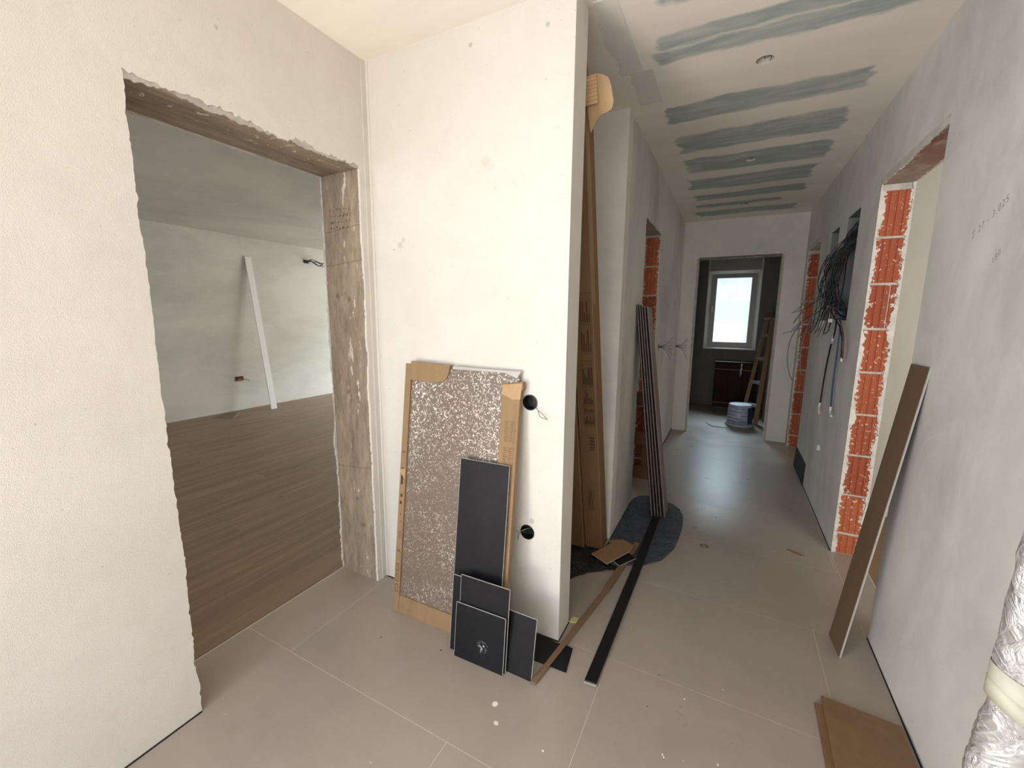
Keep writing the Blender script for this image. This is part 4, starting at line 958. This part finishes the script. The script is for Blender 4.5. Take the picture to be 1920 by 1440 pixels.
cb = cable('hanging_cable', [(0.60, 4.40, 1.45), (0.60, 4.55, 1.36), (0.60, 4.72, 1.24), (0.60, 4.80, 1.08), (0.60, 4.68, 0.93), (0.61, 4.60, 0.90)], 0.0055, 'grey_wire', 'thick pale grey cable bowing in front of the second brick jamb')
cb = cable('hanging_cable', [(0.58, 4.5, 1.40), (0.56, 4.85, 1.33), (0.54, 5.1, 1.20), (0.54, 5.2, 1.02), (0.56, 5.15, 0.88), (0.58, 5.0, 0.80)], 0.0045, 'grey_wire', 'thin grey cable looping out near the bathroom doorway')

# white conduit stub low on the right wall, black cover leaning at its foot
o = lathe('conduit_socket', [(0.030, -0.004), (0.030, -0.001), (0.022, -0.001), (0.022, -0.02)], (0, 0, 0), 'white_plastic', None)
o.matrix_basis = Matrix.Translation((XR - 0.001, 3.697, 0.466)) @ Matrix.Rotation(math.pi / 2, 4, 'Y'); tag(o, 'small white socket ring low on the right wall below the cables', 'socket')
o = slab('vent_panel', (XR - 0.012, 4.73, 0.006), (XR - 0.012, 4.165, 0.006), (XR - 0.003, 4.73, 0.195), 0.004, 'black_vinyl')
tag(o, 'black vinyl strip standing on edge at the foot of the right wall', 'floor sample')

# pencil notes on the right wall
def wall_note(body, y_, z_, ang, size, shear=0.25):
    M = Matrix(((0, 0, -1, XR - 0.0003), (-1, 0, 0, y_), (0, 1, 0, z_), (0, 0, 0, 1))) @ Matrix.Rotation(ang, 4, 'Z')
    text('pencil_note', body, size, M, 'pencil', wr, shear, 1.25)
wall_note('\u03a3 27 - 3.025', 1.885, 1.655, math.atan2(0.085, 0.2), 0.030)
wall_note('-180', 1.745, 1.555, math.atan2(0.05, 0.07), 0.026)

# ================================================================== LEFT ROOM THINGS
o = slab('white_batten', (-6.090, 3.795, 0.0), (-6.090, 3.885, 0.0), (-6.430, 3.74, 2.262), 0.018, 'trim_white')
tag(o, 'long white batten leaning against the far wall of the left room', 'batten')
e_ = empty('wire_outlet', (-6.45, 4.86, 2.305), 'tuft of dark wires high on the far wall of the left room', 'wires')
rr = random.Random(4)
link('box_shell', bevel(MB().box(-6.452, -6.435, 4.77, 4.86, 2.28, 2.33).mesh('b'), 0.004), 'black_plastic', e_)
for k in range(8):
    tube('wire', [(-6.44, 4.80 + rr.uniform(0, .04), 2.30), (-6.36, 4.86 + rr.uniform(-.03, .05), 2.31 + rr.uniform(-.03, .05)), (-6.30, 4.98 + rr.uniform(-.05, .05), 2.28 + rr.uniform(-.05, .04)), (-6.34, 5.08 + rr.uniform(-.04, .04), 2.27 + rr.uniform(-.04, .03))], 0.004, rr.choice(['black_wire', 'dark_grey_wire']), e_, res=2)
e_ = empty('socket_box', (-6.45, 3.57, 0.47), 'small orange rectangular socket box low on the far wall of the left room', 'socket')
link('box_shell', MB().box(-6.452, -6.447, 3.50, 3.63, 0.435, 0.505).mesh('b'), 'orange_box', e_)
link('box_hole', MB().box(-6.4475, -6.446, 3.51, 3.62, 0.47, 0.50).box(-6.4475, -6.446, 3.52, 3.545, 0.44, 0.47).mesh('b'), 'black_plastic', e_)
tube('wire', [(-6.445, 3.60, 0.46), (-6.41, 3.65, 0.45), (-6.40, 3.69, 0.425)], 0.004, 'dark_grey_wire', e_, res=2)
lying('plank_offcut', [(-6.20, 3.03), (-5.97, 3.17), (-6.28, 3.43), (-6.40, 3.28)], 0.0, 0.006, 'dark_plank', 'plank offcut lying on the left room floor near the far wall', 'offcut')

# ================================================================== BATHROOM THINGS
cab = empty('bathroom_cabinet', (0.10, 7.40, 0.0), 'low dark red-brown cabinet with pale horizontal trims below the bathroom window', 'cabinet')
def cb_(name, mat, x0, x1, y0, y1, z0, z1, bev=0.003): return link(name, bevel(MB().box(x0, x1, y0, y1, z0, z1).mesh(name), bev), mat, cab)
cb_('body', 'cabinet_wood', -0.185, 0.40, 7.30, 7.535, 0.03, 0.725)
cb_('top_board', 'cabinet_wood', -0.195, 0.41, 7.275, 7.54, 0.727, 0.752)
cb_('plinth', 'black_plastic', -0.17, 0.39, 7.31, 7.53, 0.0, 0.03)
for k, (a, b) in enumerate(((-0.180, 0.005), (0.012, 0.20), (0.207, 0.395))):
    cb_('door', 'cabinet_wood', a, b, 7.285, 7.299, 0.115, 0.62); cb_('drawer', 'cabinet_wood', a, b, 7.285, 7.299, 0.65, 0.72)
    cb_('trim', 'wood_strip', a, b, 7.280, 7.299, 0.625, 0.640, 0.001); cb_('trim', 'wood_strip', a, b, 7.280, 7.299, 0.095, 0.108, 0.001)
m_ = MB()
for k in range(9): m_.box(0.17 + 0.004 * math.sin(k) - .0004 * k, 0.19 + 0.005 * math.cos(k * 2) - .001 * k, 7.277, 7.2795 - .0001 * k, 0.71 - k * 0.022, 0.728 - k * 0.020)
link('paint_drip', m_.mesh('d'), 'white_paint', cab)
bk = empty('paint_bucket', (0.185, 6.25, 0.0), 'white plastic bucket standing upside down with blue-grey print, on the bathroom floor', 'bucket')
lathe('bucket_body', [(0.158, 0.035), (0.150, 0.12), (0.143, 0.22), (0.138, 0.285), (0.134, 0.290), (0.120, 0.292), (0.118, 0.286)], (0.185, 6.25, 0), 'bucket_white', bk)
lathe('lid', [(0.165, 0.0), (0.170, 0.008), (0.170, 0.030), (0.163, 0.036), (0.156, 0.036)], (0.185, 6.25, 0), 'bucket_white', bk)
def arc(name, r, z0, z1, a0, a1, mat, parent, c_, n=10):
    vs = []; 
    for k in range(n + 1):
        a = a0 + (a1 - a0) * k / n
        for z in (z0, z1): rr_ = r - (z - 0.035) * 0.08; vs.append((c_[0] + rr_ * math.cos(a), c_[1] + rr_ * math.sin(a), z))
    fs = [(2 * k, 2 * k + 2, 2 * k + 3, 2 * k + 1) for k in range(n)]
    o = link(name, mesh_from(name, vs, fs), mat, parent); sd = o.modifiers.new('s', 'SOLIDIFY'); sd.thickness = 0.0006; sd.offset = 0
for k, (z_, a0, a1) in enumerate(((0.255, 3.5, 4.2), (0.24, 4.3, 5.1), (0.20, 3.6, 4.9), (0.155, 3.5, 4.3), (0.15, 4.8, 5.7), (0.11, 3.6, 5.0), (0.205, 5.1, 5.8), (0.07, 3.6, 4.4), (0.075, 4.6, 5.2))):
    arc('printed_band', 0.1592, z_, z_ + 0.006, a0, a1, 'bucket_print', bk, (0.185, 6.25))
arc('printed_label', 0.1590, 0.05, 0.26, 5.35, 6.1, 'bucket_print', bk, (0.185, 6.25))
lad = empty('step_ladder', (0.36, 6.50, 0.0), 'old folded wooden step ladder leaning at the right of the bathroom doorway', 'ladder')
def bar(name, a, b, wx, wy, mat, parent):
    a, b = Vector(a), Vector(b); uz = (b - a).normalized(); ux = Vector((1, 0, 0)); ux = (ux - uz * ux.dot(uz)).normalized(); uy = uz.cross(ux)
    M = Matrix((ux, uy, uz)).transposed().to_4x4(); M.translation = a
    return link(name, bevel(MB().box(-wx / 2, wx / 2, -wy / 2, wy / 2, 0, (b - a).length).mesh(name), 0.002), mat, parent, M=M)
bar('stile', (0.385, 6.42, 0), (0.470, 6.50, 1.42), 0.055, 0.03, 'ladder_wood', lad)
bar('stile', (0.220, 6.60, 0), (0.418, 6.66, 1.42), 0.045, 0.03, 'ladder_wood', lad)
bar('rear_stile', (0.49, 6.62, 0), (0.515, 6.66, 1.40), 0.03, 0.03, 'ladder_wood', lad)
for f in (0.17, 0.39, 0.62, 0.84):
    a = Vector((0.385, 6.42, 0)).lerp(Vector((0.470, 6.50, 1.42)), f); b = Vector((0.220, 6.60, 0)).lerp(Vector((0.418, 6.66, 1.42)), f)
    M, w_, L_ = frame(b + Vector((0, 0, -0.02)), a + Vector((0, 0, -0.02)), b + Vector((0, 0, 0.025)))
    link('rung', bevel(MB().box(0.0, w_, -0.012, 0.012, 0, L_).mesh('rung'), 0.002), 'rung_tape', lad, M=M)
M, w_, L_ = frame((0.40, 6.67, 1.405), (0.50, 6.49, 1.405), (0.40, 6.67, 1.43))
link('top_step', bevel(MB().box(0, w_, -0.03, 0.03, 0, L_).mesh('top'), 0.003), 'rung_tape', lad, M=M)
rg = empty('rag_heap', (0.45, 6.57, 1.43), 'small crumpled brown heap of straps and twigs on top of the ladder', 'rag'); rr = random.Random(3)
for k in range(9):
    tube('strand', [(0.45 + rr.uniform(-.05, .03), 6.57 + rr.uniform(-.03, .03), 1.434), (0.44 + rr.uniform(-.05, .05), 6.57 + rr.uniform(-.05, .05), 1.46 + rr.uniform(0, .05)), (0.45 + rr.uniform(-.07, .05), 6.57 + rr.uniform(-.05, .05), 1.45 + rr.uniform(0, .07))], 0.006, rr.choice(['cardboard', 'wood_strip', 'ladder_wood', 'cardboard_pale']), rg, res=2)
lying('tile_offcut', [(-0.217, 6.19), (-0.132, 5.985), (0.06, 5.99), (0.02, 6.20)], 0.0, 0.008, 'floor_tile', 'grey tile offcut lying on the bathroom floor beside the bucket', 'tile', core=False)
o = link('dark_edge', MB().box(-.11, .11, -.11, -.105, 0, .006).mesh('d'), 'black_gap')
COL.objects.unlink(o)

# ================================================================== LITTLE THINGS ON THE FLOOR
o = lying('wood_chip', [(0.405, 2.893), (0.478, 2.848), (0.492, 2.862), (0.418, 2.908)], 0.0, 0.007, 'wood_strip', 'small brown wood chip on the floor near the first brick jamb', 'wood chip', core=False)
pts = [(0.026 * math.cos(a) * (1 + .15 * math.sin(3 * a)), 0.022 * math.sin(a)) for a in [2 * math.pi * k / 16 for k in range(16)]]
me = cut(MB().prism(pts, 0, 0.003).mesh('r'), [cutcyl((0, 0, 0), 'z', 0.014, 0.02, 14)])
tag(link('wood_ring', me, 'wood_strip', None, loc=(-0.045, 2.70, 0.0)), 'flat brown oval ring lying on the corridor floor beyond the grey film', 'ring')
lying('foam_scrap', [(-0.562, 1.675), (-0.530, 1.685), (-0.528, 1.715), (-0.558, 1.712)], 0.0, 0.006, 'foam_yellow', 'tiny yellow foam scrap at the foot of the partition end', 'scrap', core=False)
rr = random.Random(9); m_ = MB(); m2 = MB()
for k in range(120):
    x = rr.uniform(-1.3, 0.6); y = rr.uniform(0.7, 6.5)
    if (x > 0.33 and y < 1.8) or (y > 5.9 and x > 0): continue
    if y > 1.5 and (x < -0.55 or (x < -0.15 and y < 3.3)): continue
    s = rr.uniform(0.0012, 0.0035); (m_ if rr.random() < .6 else m2).box(x, x + s * rr.uniform(1, 2.2), y, y + s * rr.uniform(1, 2.2), 0, s * .6)
tag(link('plaster_crumbs', m_.mesh('c'), 'white_paint'), 'tiny white plaster crumbs scattered over the tiled floor', 'crumbs', kind='stuff')
tag(link('dirt_crumbs', m2.mesh('c'), 'black_gap'), 'tiny dark dirt crumbs scattered over the tiled floor', 'crumbs', kind='stuff')
tube_ = tag(empty('wire_offcut', (0.60, 2.62, 0.004), 'short curled black wire offcut in the near right doorway', 'wire'), None)
tube('wire', [(0.655, 2.66, 0.004), (0.675, 2.70, 0.004), (0.70, 2.68, 0.02), (0.70, 2.63, 0.012), (0.685, 2.61, 0.004)], 0.0022, 'black_wire', tube_)
